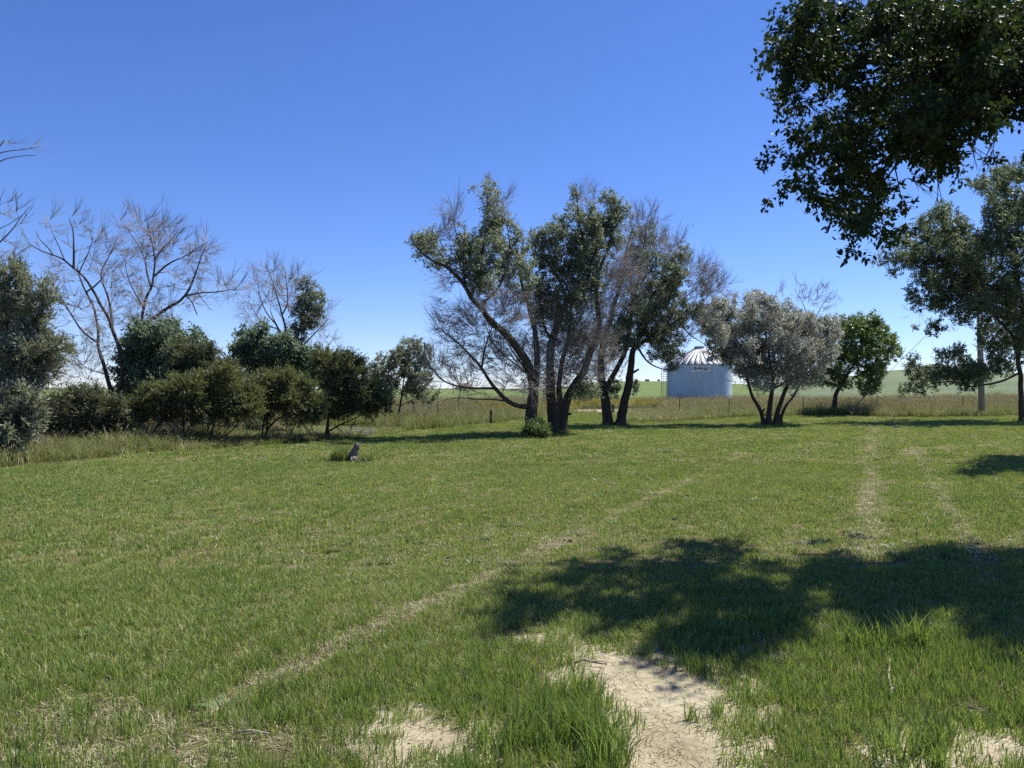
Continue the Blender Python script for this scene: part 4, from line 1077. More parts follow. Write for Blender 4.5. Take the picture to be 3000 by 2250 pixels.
BY = 85.0; BR = 92.5 / F * BY
BX = (2048.5 - 1500) / F * BY
bzg = gz1(BX, BY)
EAVE = EYE + (HOR - 1071) / F * BY
RINGS = 5; SHEETS = 10; HT = EAVE - bzg; RH = HT / RINGS
gb = empty('grain_bin', (BX, BY, bzg))
U(gb, 'round corrugated galvanised grain bin with conical roof behind the tall grass', 'grain bin')
def arc_sheet(name, r, a0, a1, z0, z1, th, cols=8):
    a = np.linspace(a0, a1, cols + 1)
    V = []
    for rr, z in ((r, z0), (r, z1), (r - th, z1), (r - th, z0)):
        V.append(np.stack([rr * np.sin(a), -rr * np.cos(a), np.full_like(a, z)], -1))
    V = np.concatenate(V); n = cols + 1
    i = np.arange(cols)
    rows = V.reshape(4, n, 3)
    VV = []; q = []
    for k in range(4):      # every side keeps its own vertices so that only the curve is smooth
        o_ = sum(len(v) for v in VV); VV += [rows[k], rows[(k + 1) % 4]]
        q.append(np.stack([o_ + i, o_ + i + 1, o_ + n + i + 1, o_ + n + i], -1))
    o_ = sum(len(v) for v in VV)
    VV += [rows[:, 0], rows[::-1, -1]]
    e = np.array([[o_, o_ + 1, o_ + 2, o_ + 3], [o_ + 4, o_ + 5, o_ + 6, o_ + 7]])
    return np_mesh(name, np.concatenate(VV), [np.concatenate(q), e], smooth=True)
da = 2 * math.pi / SHEETS
# each sheet laps a hair over the next one
def corrugated():
    cols, per, waves = 8, 4, 8
    rows = waves * per
    a = np.linspace(-.002, da - .0035, cols + 1); z = np.linspace(.003, RH - .003, rows + 1)
    r = BR + .005 * np.sin(np.linspace(0, waves * 2 * math.pi, rows + 1))
    A, Zz = np.meshgrid(a, z); Rr = np.repeat(r[:, None], cols + 1, 1)
    V = np.stack([Rr * np.sin(A), -Rr * np.cos(A), Zz], -1).reshape(-1, 3)
    i, j = np.meshgrid(np.arange(rows), np.arange(cols), indexing='ij'); n = cols + 1
    q = np.stack([i * n + j, i * n + j + 1, (i + 1) * n + j + 1, (i + 1) * n + j], -1).reshape(-1, 4)
    return np_mesh('wall_sheet', V, [q], smooth=True)
sh_me = corrugated()
sh_me.materials.append(M['galv'])
for k in range(RINGS):
    for j in range(SHEETS):
        o = bpy.data.objects.new('wall_sheet', sh_me); o.parent = gb
        o.location = (0, 0, k * RH); o.rotation_euler = (0, 0, j * da + (k % 2) * da / 2 + .18)
        sc1 = 1 + .0015 * ((j + k) % 2); o.scale = (sc1, sc1, 1)
        COL.objects.link(o)
# roof of overlapping panels with standing ribs
APEX = EYE + (HOR - 1021) / F * BY - bzg; CR = 14 / F * BY; NP = 30
def roof_panel():
    a = 2 * math.pi / NP; h0 = HT + .03; r0 = BR + .12; hh = APEX - h0
    z = lambda r: h0 + (r0 - r) / (r0 - CR) * hh
    V = []; 
    for r in (r0, (r0 + CR) / 2, CR):
        for ang in (0, a):
            V.append((r * math.sin(ang), -r * math.cos(ang), z(r)))
    V += [(x, y, zz - .012) for x, y, zz in V]
    q = [[0, 1, 3, 2], [2, 3, 5, 4], [7, 6, 8, 9], [9, 8, 10, 11], [1, 0, 6, 7], [0, 2, 8, 6], [2, 4, 10, 8], [3, 1, 7, 9], [5, 3, 9, 11], [4, 5, 11, 10]]
    return np_mesh('roof_panel', np.array(V), [np.array(q)])
def roof_rib():
    h0 = HT + .03; r0 = BR + .13; hh = APEX - h0
    pts = [(0, -r0, h0 + .02), (0, -(r0 + CR) / 2, h0 + hh / 2 + .025), (0, -CR, APEX + .02)]
    V, q = tubes(np.array([pts]), np.array([[.045, .04, .028]]), 4)
    return np_mesh('roof_rib', V, [q])
pm = roof_panel(); pm.materials.append(M['galv_roof']); rm = roof_rib(); rm.materials.append(M['galv_trim'])
for j in range(NP):
    o = bpy.data.objects.new('roof_panel', pm); o.parent = gb; o.rotation_euler = (0, 0, j * 2 * math.pi / NP + .001); COL.objects.link(o)
    o2 = bpy.data.objects.new('roof_rib', rm); o2.parent = o; COL.objects.link(o2)
V, q = tubes(np.array([[(0, 0, APEX - .06), (0, 0, APEX + .05), (0, 0, APEX + .2), (0, 0, APEX + .22)]]), np.array([[CR * 1.06, CR * 1.04, CR * .98, CR * 1.08]]), 24)
mobj('roof_collar', np_mesh('roof_collar', V, [q, np.arange(72, 96)[None]]), M['galv_trim'], gb)
V, q = tubes(np.array([[(0, 0, HT - .02), (0, 0, HT + .05)]]), np.array([[BR + .03, BR + .03]]), 48)
mobj('eave_ring', np_mesh('eave_ring', V, [q]), M['galv_trim'], gb)
# roof hatch
ha = math.asin(((1345 / 8.296 + 1900) - 2048.5) / 92.5 / .8); hr = BR * .80
hz = HT + .03 + (BR + .12 - hr) / (BR + .12 - CR) * (APEX - HT - .03)
ht = mobj('roof_hatch', box_mesh('roof_hatch', .5, .42, .34, .02), M['galv_trim'], gb)
ht.location = (hr * math.sin(ha), -hr * math.cos(ha), hz - .1); ht.rotation_euler = (0, 0, ha)
hl = mobj('hatch_lid', box_mesh('hatch_lid', .56, .5, .03, .005), M['galv_roof'], ht); hl.location = (0, .06, .36); hl.rotation_euler = (-.35, 0, 0)
# sign panel on the wall: plate, oval and name
sx0, sx1 = (1900 + 880 / 8.296 - 2048.5) / 92.5, (1900 + 1302 / 8.296 - 2048.5) / 92.5
a0, a1 = math.asin(sx0), math.asin(sx1)
sz0, sz1 = EYE + (HOR - (1000 + 742 / 8.296)) / F * (BY - BR) - bzg, EYE + (HOR - (1000 + 585 / 8.296)) / F * (BY - BR) - bzg
sign = mobj('sign_panel', arc_sheet('sign_panel', BR + .03, a0, a1, sz0, sz1, .02, 12), M['sign_face'], gb)
sac = (a0 + a1) / 2; szc = (sz0 + sz1) / 2 + .01; saw = (a1 - a0) / 2 * .96 * BR; sah = (sz1 - sz0) / 2 * .84
th = np.linspace(0, 2 * math.pi, 64, endpoint=False)
ring_o = []
for f_ in (1.0, .90):
    ex = saw * (1 - (1 - f_) * .55) * np.cos(th); ez = sah * f_ * np.sin(th)
    aa = sac + ex / BR; ring_o.append(np.stack([(BR + .036) * np.sin(aa), -(BR + .036) * np.cos(aa), szc + ez], -1))
i = np.arange(64)
mobj('oval_outline', np_mesh('oval_outline', np.concatenate(ring_o), [np.stack([i, (i + 1) % 64, 64 + (i + 1) % 64, 64 + i], -1)]), M['sign_ink'], sign)
cu = bpy.data.curves.new('lettering', 'FONT'); cu.body = 'Sukup'; cu.align_x = 'CENTER'; cu.align_y = 'CENTER'; cu.size = 1.0; cu.offset = .034; cu.resolution_u = 4; cu.fill_mode = 'FRONT'
co = bpy.data.objects.new('lettering_source', cu); COL.objects.link(co)
bpy.context.view_layer.update()
tm = bpy.data.meshes.new_from_object(co.evaluated_get(bpy.context.evaluated_depsgraph_get()))
bpy.data.objects.remove(co)
xs = [v.co.x for v in tm.vertices]; ys = [v.co.y for v in tm.vertices]
kx = saw * 1.56 / (max(xs) - min(xs)); ky = sah * 1.46 / (max(ys) - min(ys)); xm = (max(xs) + min(xs)) / 2; ym = (max(ys) + min(ys)) / 2
for v in tm.vertices:
    ang = sac + (v.co.x - xm) * kx / BR
    v.co = ((BR + .037) * math.sin(ang), -(BR + .037) * math.cos(ang), szc + (v.co.y - ym) * ky)
tm.name = 'lettering'
mobj('lettering', tm, M['sign_ink'], sign)
# ladder with safety cage on the left side
lad = mobj('ladder', np_mesh('ladder', np.zeros((3, 3)) + np.array([[0, 0, 0], [.001, 0, 0], [0, .001, 0]]), [np.array([[0, 1, 2]])]), M['ladder_steel'], gb)
la = math.asin(-.992)
def lp(r, s, z):   # radial distance, sideways shift, height
    return (r * math.sin(la) + s * math.cos(la), -r * math.cos(la) + s * math.sin(la), z)
ltop = HT - .15
for s_ in (-.22, .22): rod('ladder_rail', lp(BR + .22, s_, .1), lp(BR + .22, s_, ltop + .2), .022, M['ladder_steel'], lad)
nr_ = 15
for k in range(nr_):
    z = .3 + k * (ltop - .3) / (nr_ - 1)
    rod('rung', lp(BR + .22, -.22, z), lp(BR + .22, .22, z), .016, M['ladder_steel'], lad)
for s_, rr in ((-.3, .5), (0, .62), (.3, .5)):
    rod('cage_bar', lp(BR + .22 + rr, s_, .9), lp(BR + .22 + rr, s_, ltop), .014, M['ladder_steel'], lad)
for k in range(13):
    z = .9 + k * (ltop - .9) / 12
    pts = [lp(BR + .22 + rr, s_, z) for s_, rr in ((-.22, 0), (-.34, .25), (-.3, .5), (0, .62), (.3, .5), (.34, .25), (.22, 0))]
    pathrod('cage_hoop', pts, .014, .014, M['ladder_steel'], lad)
for k in range(6):
    z = .2 + k * (ltop - .2) / 5.2
    rod('ladder_bracket', lp(BR - .02, .22, z), lp(BR + .22, .22, z), .015, M['ladder_steel'], lad)

# ------------------------------------------------------------------ power pole and guy wire
def wood_mat(name, c0, c1, s=(30, 30, 1.2)):
    m, nt, b = mat(name)
    v = mapping(nt, objco(nt), s)
    n1 = noise(nt, 1.0, 6, .7, v, .3)
    r = ramp(nt, n1.outputs['Fac'], [(.3, c0), (.7, c1)])
    nt.links.new(r.outputs[0], b.inputs['Base Color']); b.inputs['Roughness'].default_value = .9
    bump(nt, b, n1.outputs['Fac'], .6, .02)
    return m
M['pole_wood'] = wood_mat('pole_wood', (.17, .145, .12), (.36, .31, .26))
M['post_wood'] = wood_mat('post_wood', (.05, .042, .035), (.14, .12, .10))
M['stump_wood'] = wood_mat('stump_wood', (.04, .034, .03), (.24, .21, .185), (26, 26, 5))
M['wire'] = plain('wire', (.10, .10, .105), .5)
M['rust'] = plain('rust', (.075, .055, .045), .8)
M['guard'] = plain('guard', (.42, .36, .20), .6)
PYD = 50.0
pb = P(2877, 1220, PYD); pt_ = P(2864, 720, PYD)
pole = empty('utility_pole', (pb[0], pb[1], gz1(pb[0], pb[1])))
U(pole, 'weathered wooden utility pole standing in the tall grass, mostly hidden by the elm', 'pole')
base = np.array(pole.location)
pts = np.array([pb + (pt_ - pb) * k for k in np.linspace(-.03, 1, 9)]) - base
pathrod('pole_shaft', pts, .2, .14, M['pole_wood'], pole, 14)
rod('conduit', pts[0] + np.array([-.1, -.2, .1]), pts[5] + np.array([-.08, -.17, 0]), .03, M['galv_trim'], pole)
gw = empty('guy_wire', tuple(P(1843 * 1.356, 1196, 51)))
U(gw, 'taut guy wire slanting down from the pole to the grass beside the small green tree', 'wire')
gl = np.array(gw.location)
wa = P(2864, 832, PYD); wb = P(2499, 1196, 51)
w_pts = [wa + (wb - wa) * k for k in np.linspace(0, 1, 8)]
pathrod('strand', np.array(w_pts) - gl, .014, .014, M['wire'], gw, 5)
g0 = wa + (wb - wa) * .90; g1 = wb
pathrod('guard_sleeve', np.array([g0 + (g1 - g0) * k for k in (0, .5, 1)]) - gl, .04, .04, M['guard'], gw, 8)

# ------------------------------------------------------------------ fences, gate posts
def tpost(parent, org, x, y, h):
    z = gz1(x, y)
    bm = bmesh.new()
    for (sx, sy, ox) in ((.036, .008, 0), (.008, .032, 0)):
        g = bmesh.ops.create_cube(bm, size=1)
        for v in g['verts']:
            v.co = (v.co.x * sx + ox, v.co.y * sy + (.018 if sy > .02 else 0), (v.co.z + .5) * (h + .1) - .1)
    me = bpy.data.meshes.new('post'); bm.to_mesh(me); bm.free()
    o = mobj('post', me, M['rust'], parent); o.location = (x - org[0], y - org[1], z - org[2]); o.scale = (1.3, 1.3, 1)
    o.rotation_euler = (rng.normal(0, .02), rng.normal(0, .02), rng.uniform(-.3, .3))
    return np.array([x, y, z])
def fence(name, label, posts, h, nw=3, last=True):
    o = empty(name, (posts[0][0], posts[0][1], gz1(*posts[0])))
    U(o, label, 'fence')
    og = np.array(o.location)
    tops = [tpost(o, og, x, y, h * rng.uniform(.95, 1.05)) if last or k < len(posts) - 1 else np.array([x, y, gz1(x, y)]) for k, (x, y) in enumerate(posts)]
    for k in range(nw):
        hz_ = h * (.35 + .27 * k)
        pts = []
        for a, b in zip(tops[:-1], tops[1:]):
            for s_ in (0, .33, .66): pts.append(a + (b - a) * s_ + np.array([0, -.02, hz_ - .03 * math.sin(s_ * math.pi)]))
        pts.append(tops[-1] + np.array([0, -.02, hz_]))
        pathrod('wire', np.array(pts) - og, .004, .004, M['wire'], o, 4)
    return o
def gx(px, Y): return ((px - 1500) / F * Y, Y)
fence('wire_fence', 'wire fence on thin steel posts along the tall grass right of the bin', [gx(1990, 47.5), gx(2137, 48.2), gx(2353, 51), gx(2568, 52), gx(2821, 52), gx(3080, 53)], 1.2)
fence('wire_fence', 'short wire fence on thin steel posts left of the middle trees', [gx(1130, 33.8), gx(1284, 36), gx(1437, 38.6)], 1.0, 3, False)
M_post = {}
def wood_post(name, label, px, Y, w, h, group=None, tilt=0.0, rough=.06):
    x, y = gx(px, Y); z = gz1(x, y)
    n = 9; S = 10
    zz = np.linspace(-.1, h, n)
    pts = np.stack([np.zeros(n), np.zeros(n), zz], -1)
    V, q = tubes(pts[None], np.full((1, n), w / 2), S, 1 + rough * (rng.random((1, n, S, 1)) - .5) * 2)
    V[-S:, 2] += rng.normal(0, .012, S)
    o = mobj(name, np_mesh(name, V, [q, np.arange(n * S - S, n * S)[None]], smooth=False), M['post_wood'])
    o.location = (x, y, z); o.rotation_euler = (0, tilt, rng.uniform(0, 6))
    return U(o, label, 'post', group)
wood_post('fence_post', 'short dark wooden post at the lawn edge left of the leaning tree', 1439, 38.6, .15, .72)
p1 = wood_post('gate_post', 'dark round gate post seen between the forked trunks', 1796, 57.6, .21, .66, 'gate posts')
p2 = wood_post('gate_post', 'dark round gate post right of the forked tree, in the grass', 1918, 56.8, .26, .64, 'gate posts')
a = np.array(p1.location); b = np.array(p2.location)
rail = pathrod('gate_rail', [a + (b - a) * k - a + np.array([0, 0, .46 - .05 * k + .02 * math.sin(k * 9)]) for k in np.linspace(.03, .97, 9)], .03, .03, M['rust'], None, 6)
rail.location = a
U(rail, 'thin dark rail between the two gate posts', 'rail')
tp = empty('steel_post', (*gx(1854, 54), gz1(*gx(1854, 54)))); U(tp, 'thin steel post below the gate rail right of the forked tree', 'post')
tpost(tp, np.array(tp.location), *gx(1854, 54), .6)

# ------------------------------------------------------------------ round bales far off on the pasture
def bale(px, py, Yd, label):
    x = (px - 1500) / F * Yd; z = gz1(x, Yd)
    S = 18; r = .78
    prof = [(-.62, .0), (-.62, r * .9), (-.55, r), (0, r * 1.02), (.55, r), (.62, r * .9), (.62, 0)]
    pts = np.array([[(a, 0, r) for a, _ in prof]]); rad = np.array([[max(b, .01) for _, b in prof]])
    V, q = tubes(pts, rad, S, 1 + .05 * (rng.random((1, len(prof), S, 1)) - .5))
    o = mobj('hay_bale', np_mesh('hay_bale', V, [q], smooth=True), M['hay']); o.location = (x, Yd, z - .05); o.rotation_euler = (0, 0, rng.uniform(0, 3))
    U(o, label, 'hay bale', 'bales on the far pasture')
M['hay'] = plain('hay', (.24, .19, .11), 1, .1)
bale(1866, 1122, 520, 'leftmost tiny hay bale on the far green slope left of the bin')
bale(1893, 1119, 560, 'second tiny hay bale on the far green slope left of the bin')
bale(1899, 1121, 535, 'third tiny hay bale on the far green slope left of the bin')
bale(1930, 1118, 570, 'tiny dark hay bale on the far slope just left of the ladder')

# ------------------------------------------------------------------ weathered stump
def stump():
    bx, by = G(1028, 1352)
    o = empty('tree_stump', (bx, by, gz1(bx, by))); U(o, 'weathered grey jagged tree stump with a grass tuft on the open lawn', 'stump')
    k = by / F
    n = 14; S = 22
    V = np.zeros((n, S, 3))
    th = np.linspace(0, 2 * math.pi, S, endpoint=False)
    for i in range(n):
        t = i / (n - 1)
        cx = (-6 + 22 * t) * k; rx = (17 - 9 * t ** 1.3) * k * (1.35 if t < .08 else 1); ry = rx * .75
        wob = 1 + .16 * np.sin(th * 5 + 1) + .10 * np.sin(th * 9 + 3 * t) + .12 * rng.normal(0, 1, S)
        V[i, :, 0] = cx + rx * wob * np.cos(th); V[i, :, 1] = ry * wob * np.sin(th)
        topz = 55 * k * (1 - .28 * (np.clip(-np.cos(th), 0, 1)) - .10 * np.clip(np.cos(th), 0, 1)) + rng.normal(0, 1.6 * k, S)
        V[i, :, 2] = -.06 + t * (topz + .06)
    i, j = np.meshgrid(np.arange(n - 1), np.arange(S), indexing='ij')
    q = np.stack([i * S + j, i * S + (j + 1) % S, (i + 1) * S + (j + 1) % S, (i + 1) * S + j], -1).reshape(-1, 4)
    inner = V[-1].copy(); c = inner.mean(0); inner = c + (inner - c) * .55; inner[:, 2] -= .10
    V2 = np.concatenate([V.reshape(-1, 3), inner, [c - np.array([0, 0, .22])]])
    a = (n - 1) * S; b_ = n * S; jj_ = np.arange(S)
    q2 = np.stack([a + jj_, a + (jj_ + 1) % S, b_ + (jj_ + 1) % S, b_ + jj_], -1)
    t3 = np.stack([b_ + jj_, b_ + (jj_ + 1) % S, np.full(S, b_ + S)], -1)
    mobj('stump_body', np_mesh('stump_body', V2, [np.concatenate([q, q2]), t3]), M['stump_wood'], o)
    for s_ in range(7):
        aa = rng.uniform(-1.2, 1.4); L = rng.uniform(.12, .3)
        pathrod('root', [(.08 * math.cos(aa), -.08 * abs(math.sin(aa)) - .02, .10), ((.1 + L * .5) * math.cos(aa), -.14 - L * .3, .05), ((.1 + L) * math.cos(aa), -.16 - L * .6, -.02)], .03, .012, M['stump_wood'], o, 6)
    for s_ in range(9):
        c = box_mesh('wood_chip', rng.uniform(.05, .13), rng.uniform(.02, .05), .015, 0)
        w_ = mobj('wood_chip', c, M['stump_wood'], o); w_.location = (rng.uniform(.05, .5), rng.uniform(-.3, .15), .05); w_.rotation_euler = (rng.uniform(-.6, .6), rng.uniform(-.6, .6), rng.uniform(0, 3))
    return bx, by
SX, SY = stump()

# ------------------------------------------------------------------ fallen sticks on the lawn
def stick(pts, w, m, label, forks=()):
    q = [G(*p) for p in pts]
    o = empty('fallen_stick', (q[0][0], q[0][1], gz1(*q[0]))); U(o, label, 'stick')
    og = np.array(o.location)
    def run(pp, r0, r1, nm):
        qq = [G(*p) for p in pp]
        P3 = np.array([(x, y, gz1(x, y) + .03 + .005 * math.sin(i * 1.7)) for i, (x, y) in enumerate(qq)]) - og
        pathrod(nm, P3, r0, r1, m, o, 7)
    run(pts, w, w * .55, 'stem')
    for f in forks: run(f, w * .6, w * .25, 'side_twig')
T2 = Reg(2400, 1850, 3.687); T1 = Reg(1450, 1800, 2.765); T8 = Reg(0, 1250, 1.4747)
M['stick_pale'] = wood_mat('stick_pale', (.34, .28, .22), (.58, .50, .42), (40, 40, 40))
M['stick_dark'] = wood_mat('stick_dark', (.06, .05, .045), (.16, .13, .11), (40, 40, 40))
stick([T2(770, 735), T2(785, 680), T2(765, 600), T2(750, 520), T2(757, 430), T2(765, 340)], .0055, M['stick_pale'], 'pale bleached forked stick on the sunlit grass below the big shadow', [[T2(785, 690), T2(815, 665), T2(850, 640)], [T2(780, 640), T2(860, 628), T2(950, 632)]])
stick([T1(640, 432), T1(720, 414), T1(790, 424), T1(860, 430), T1(905, 446)], .006, M['stick_dark'], 'thin dark forked twig at the upper left rim of the bare soil', [[T1(790, 424), T1(850, 425), T1(905, 427)]])
stick([T2(1610, 880), T2(1700, 905), T2(1760, 932), T2(1850, 955), T2(1920, 988)], .007, M['stick_dark'], 'dark stick half buried in grass near the right edge')
stick([T8(1020, 1345), T8(1090, 1343), T8(1165, 1352)], .005, M['stick_pale'], 'thin straw-coloured twig on the grass left of the bare soil')
stick([T1(720, 868), T1(780, 874), T1(830, 870)], .006, M['stick_dark'], 'short dark twig at the left rim of the bare soil')

# ------------------------------------------------------------------ grass
def scatter(name, pts, rotz, tilt, scl, idx, protos, kind='stuff', label=None, cat=None):
    coll = bpy.data.collections.new(name + '_pieces')
    for k, (me) in enumerate(protos):
        po = bpy.data.objects.new('%s_piece_%02d' % (name, k), me); coll.objects.link(po)
    n = len(pts)
    rot = np.stack([tilt[:, 0], tilt[:, 1], rotz], -1)
    me = np_mesh(name, pts, [], {'rot': rot, 'scl': scl, 'idx': idx.astype(np.int32)})
    o = link(bpy.data.objects.new(name, me))
    ng = bpy.data.node_groups.new(name + '_scatter', 'GeometryNodeTree')
    ng.interface.new_socket('Geometry', in_out='INPUT', socket_type='NodeSocketGeometry')
    ng.interface.new_socket('Geometry', in_out='OUTPUT', socket_type='NodeSocketGeometry')
    nn = ng.nodes; ll = ng.links
    gi = nn.new('NodeGroupInput'); go = nn.new('NodeGroupOutput')
    iop = nn.new('GeometryNodeInstanceOnPoints'); ci = nn.new('GeometryNodeCollectionInfo')
    ci.inputs['Collection'].default_value = coll
    ci.inputs['Separate Children'].default_value = True; ci.inputs['Reset Children'].default_value = True
    m2p = nn.new('GeometryNodeMeshToPoints')
    def na(nm, ty):
        a = nn.new('GeometryNodeInputNamedAttribute'); a.data_type = ty; a.inputs['Name'].default_value = nm
        return a.outputs['Attribute']
    e2r = nn.new('FunctionNodeEulerToRotation')
    ll.new(gi.outputs[0], m2p.inputs['Mesh']); ll.new(m2p.outputs[0], iop.inputs['Points'])
    ll.new(ci.outputs[0], iop.inputs['Instance']); iop.inputs['Pick Instance'].default_value = True
    ll.new(na('idx', 'INT'), iop.inputs['Instance Index'])
    ll.new(na('rot', 'FLOAT_VECTOR'), e2r.inputs[0]); ll.new(e2r.outputs[0], iop.inputs['Rotation'])
    ll.new(na('scl', 'FLOAT_VECTOR'), iop.inputs['Scale'])
    ll.new(iop.outputs[0], go.inputs[0])
    md = o.modifiers.new('scatter', 'NODES'); md.node_group = ng
    U(o, label, cat, None, kind)
    return o

def tuft(n, rad, h, w, lean, m, lie=0.0, hv=.35, curl=.5, seed_=0, heads=0.0, headm=None, head=(.05, .008), mixm=None, mixp=.16):
    ang = rng.uniform(0, 2 * math.pi, n); rr = rad * np.sqrt(rng.random(n))
    p = np.stack([rr * np.cos(ang), rr * np.sin(ang), np.full(n, -.004)], -1)
    la_ = ang + rng.normal(0, 1.3, n)
    out = np.stack([np.cos(la_), np.sin(la_), np.zeros(n)], -1)
    H = h * rng.uniform(1 - hv, 1 + hv, n)
    ln = np.clip(np.abs(rng.normal(lean, lean * .5, n)), 0, 2.5)
    up = np.array([0, 0, 1.]) * (1 - lie)
    d1 = unit(up + out * ln[:, None] * .5 + out * lie * 2)
    d2 = unit(up * (1 - .4 * curl) + out * (ln * (1 + curl))[:, None] + out * lie * 2 + np.array([0, 0, -.25 * lie]))
    side = unit(np.cross(out, np.array([0, 0, 1.])) + rng.normal(0, .5, (n, 3)) * np.array([1, 1, .2]))
    W = (w * rng.uniform(.7, 1.3, n))[:, None]
    m_ = p + d1 * (H * .55)[:, None]; tp_ = m_ + d2 * (H * .5)[:, None]
    V = np.stack([p - side * W * .5, p + side * W * .5, m_ + side * W * .42, m_ - side * W * .42, tp_], 1).reshape(-1, 3)
    i = np.arange(n)[:, None] * 5
    q = i + np.array([[0, 1, 2, 3]]); t3 = i + np.array([[3, 2, 4]])
    rnd = np.repeat(rng.random(n), 5)
    Fs = [q, t3]
    nq = len(q) + len(t3)
    mi = np.zeros(nq, np.int32)
    if heads:
        k = np.where(rng.random(n) < heads)[0]
        b0 = tp_[k]; dd = d2[k]; sd = side[k]; s0 = len(V)
        hl_, hw = head
        hv_ = rng.uniform(.7, 1.3, len(k))[:, None]
        Vh = np.stack([b0 - dd * hl_ * hv_ * .3, b0 + dd * hl_ * hv_ * .3 + sd * hw, b0 + dd * hl_ * hv_, b0 + dd * hl_ * hv_ * .3 - sd * hw], 1).reshape(-1, 3)
        perp = np.cross(dd, sd)
        Vh2 = np.stack([b0 - dd * hl_ * hv_ * .3, b0 + dd * hl_ * hv_ * .3 + perp * hw, b0 + dd * hl_ * hv_, b0 + dd * hl_ * hv_ * .3 - perp * hw], 1).reshape(-1, 3)
        V = np.concatenate([V, Vh, Vh2])
        ih = s0 + np.arange(len(k) * 2)[:, None] * 4
        Fs = [np.concatenate([q, ih + np.array([[0, 1, 2, 3]])]), t3]
        mi = np.concatenate([np.zeros(len(q)), np.ones(len(ih)), np.zeros(len(t3))]).astype(np.int32)
        rnd = np.concatenate([rnd, np.repeat(rng.random(len(k) * 2), 4)])
    if mixm is not None:
        pick = rng.random(n) < mixp
        mi = np.concatenate([pick, pick]).astype(np.int32)
    me = np_mesh('tuft', V, Fs, {'rnd': rnd})
    me.materials.append(m)
    if mixm is not None:
        me.materials.append(mixm); me.polygons.foreach_set('material_index', mi)
    if heads:
        me.materials.append(headm); me.polygons.foreach_set('material_index', mi)
    return me

M['grass'] = leaf_mat('grass', (0.105, 0.168, 0.032), (0.285, 0.355, 0.1), .4, .25, .5, 1.2)
M['grass_lush'] = leaf_mat('grass_lush', (0.085, 0.152, 0.031), (0.225, 0.3, 0.08), .4, .25, .5, 1.2)
M['grass_dry'] = leaf_mat('grass_dry', (0.215, 0.235, 0.085), (0.44, 0.445, 0.205), .3, .3, .5, 1.1)
M['straw'] = leaf_mat('straw', (0.3, 0.28, 0.165), (0.6, 0.545, 0.375), .25, .3, .5, 1.0)
M['thatch'] = leaf_mat('thatch', (.06, .048, .03), (.22, .17, .10), .15, .2, .6, 1.0)
M['tall_green'] = leaf_mat('tall_green', (0.115, 0.15, 0.05), (0.265, 0.285, 0.125), .35, .3, .5, 1.15)
M['tall_dry'] = leaf_mat('tall_dry', (0.195, 0.19, 0.09), (0.37, 0.33, 0.19), .3, .3, .5, 1.05)
M['seed'] = leaf_mat('seed', (0.22, 0.2, 0.125), (0.4, 0.355, 0.25), .3, .2, .6, 1.0)
M['clover'] = leaf_mat('clover', (0.27, 0.23, 0.04), (0.46, 0.4, 0.09), .3, .2, .6, 1.0)

TH = math.atan(.47)     # mowing direction
def mow_s(x, y): return x * math.cos(TH) - y * math.sin(TH)
LINES = [(-3.05, .11, 1.05), (-.05, .2, 1.3), (.95, .13, 1.1), (2.05, .08, .5), (-4.2, .12, .3), (-5.5, .15, .3), (-1.6, .12, .3), (3.2, .12, .35), (-7.2, .2, .3), (-9.5, .2, .3)]
def dryness(x, y):
    s_ = mow_s(x, y) + .10 * (fbm(x, y, 1.5, 31) - .5)
    along = x * math.sin(TH) + y * math.cos(TH)
    d = np.zeros_like(s_)
    for c, w_, a_ in LINES:
        br = sstep(.30, .62, fbm(along, s_ * 0 + c * 7, 1.6, 12 + c))
        d = np.maximum(d, a_ * np.exp(-((s_ - c) / w_) ** 2) * (.5 + .5 * br) * (sstep(6.8, 9.5, along) if c > -1 else 1.0))
    d = np.maximum(d, .5 * sstep(.56, .74, fbm(x, y, 1.1, 44)) * sstep(9, 3.5, y))
    d = d + .07 * sstep(.45, .75, fbm(x, y, 3.5, 21)) + .15
    return np.clip(d, 0, 1)
ALLD = [DIRT, DIRT2, DIRT3, DIRT4, DIRT5]
def bare(x, y):
    """1 on bare soil, falling to 0 outside its ragged rim"""
    out = np.zeros_like(x)
    for pl in ALLD:
        ins = in_poly(x, y, pl); d = dist_poly(x, y, pl) * np.where(ins, 1, -1)
        d = d + .26 * (fbm(x, y, .3, 61) - .5)
        out = np.maximum(out, (1.0 if pl is DIRT else .62) * sstep(-.05, .13, d))
    sp = fbm(x, y, .55, 77)
    out = np.maximum(out, .8 * sstep(.70, .80, sp) * sstep(6.5, 3.5, y))
    return out

def area_pts(y0, y1, dens, mx=2.2, kx=.69):
    a = 0.5 * (y1 - y0) * (2 * (kx * y0 + mx) + 2 * (kx * y1 + mx))
    n = int(a * dens)
    y = np.sqrt(rng.uniform(y0 ** 2, y1 ** 2, int(n * 1.0)))
    x = rng.uniform(-1, 1, len(y)) * (kx * y + mx)
    return x, y

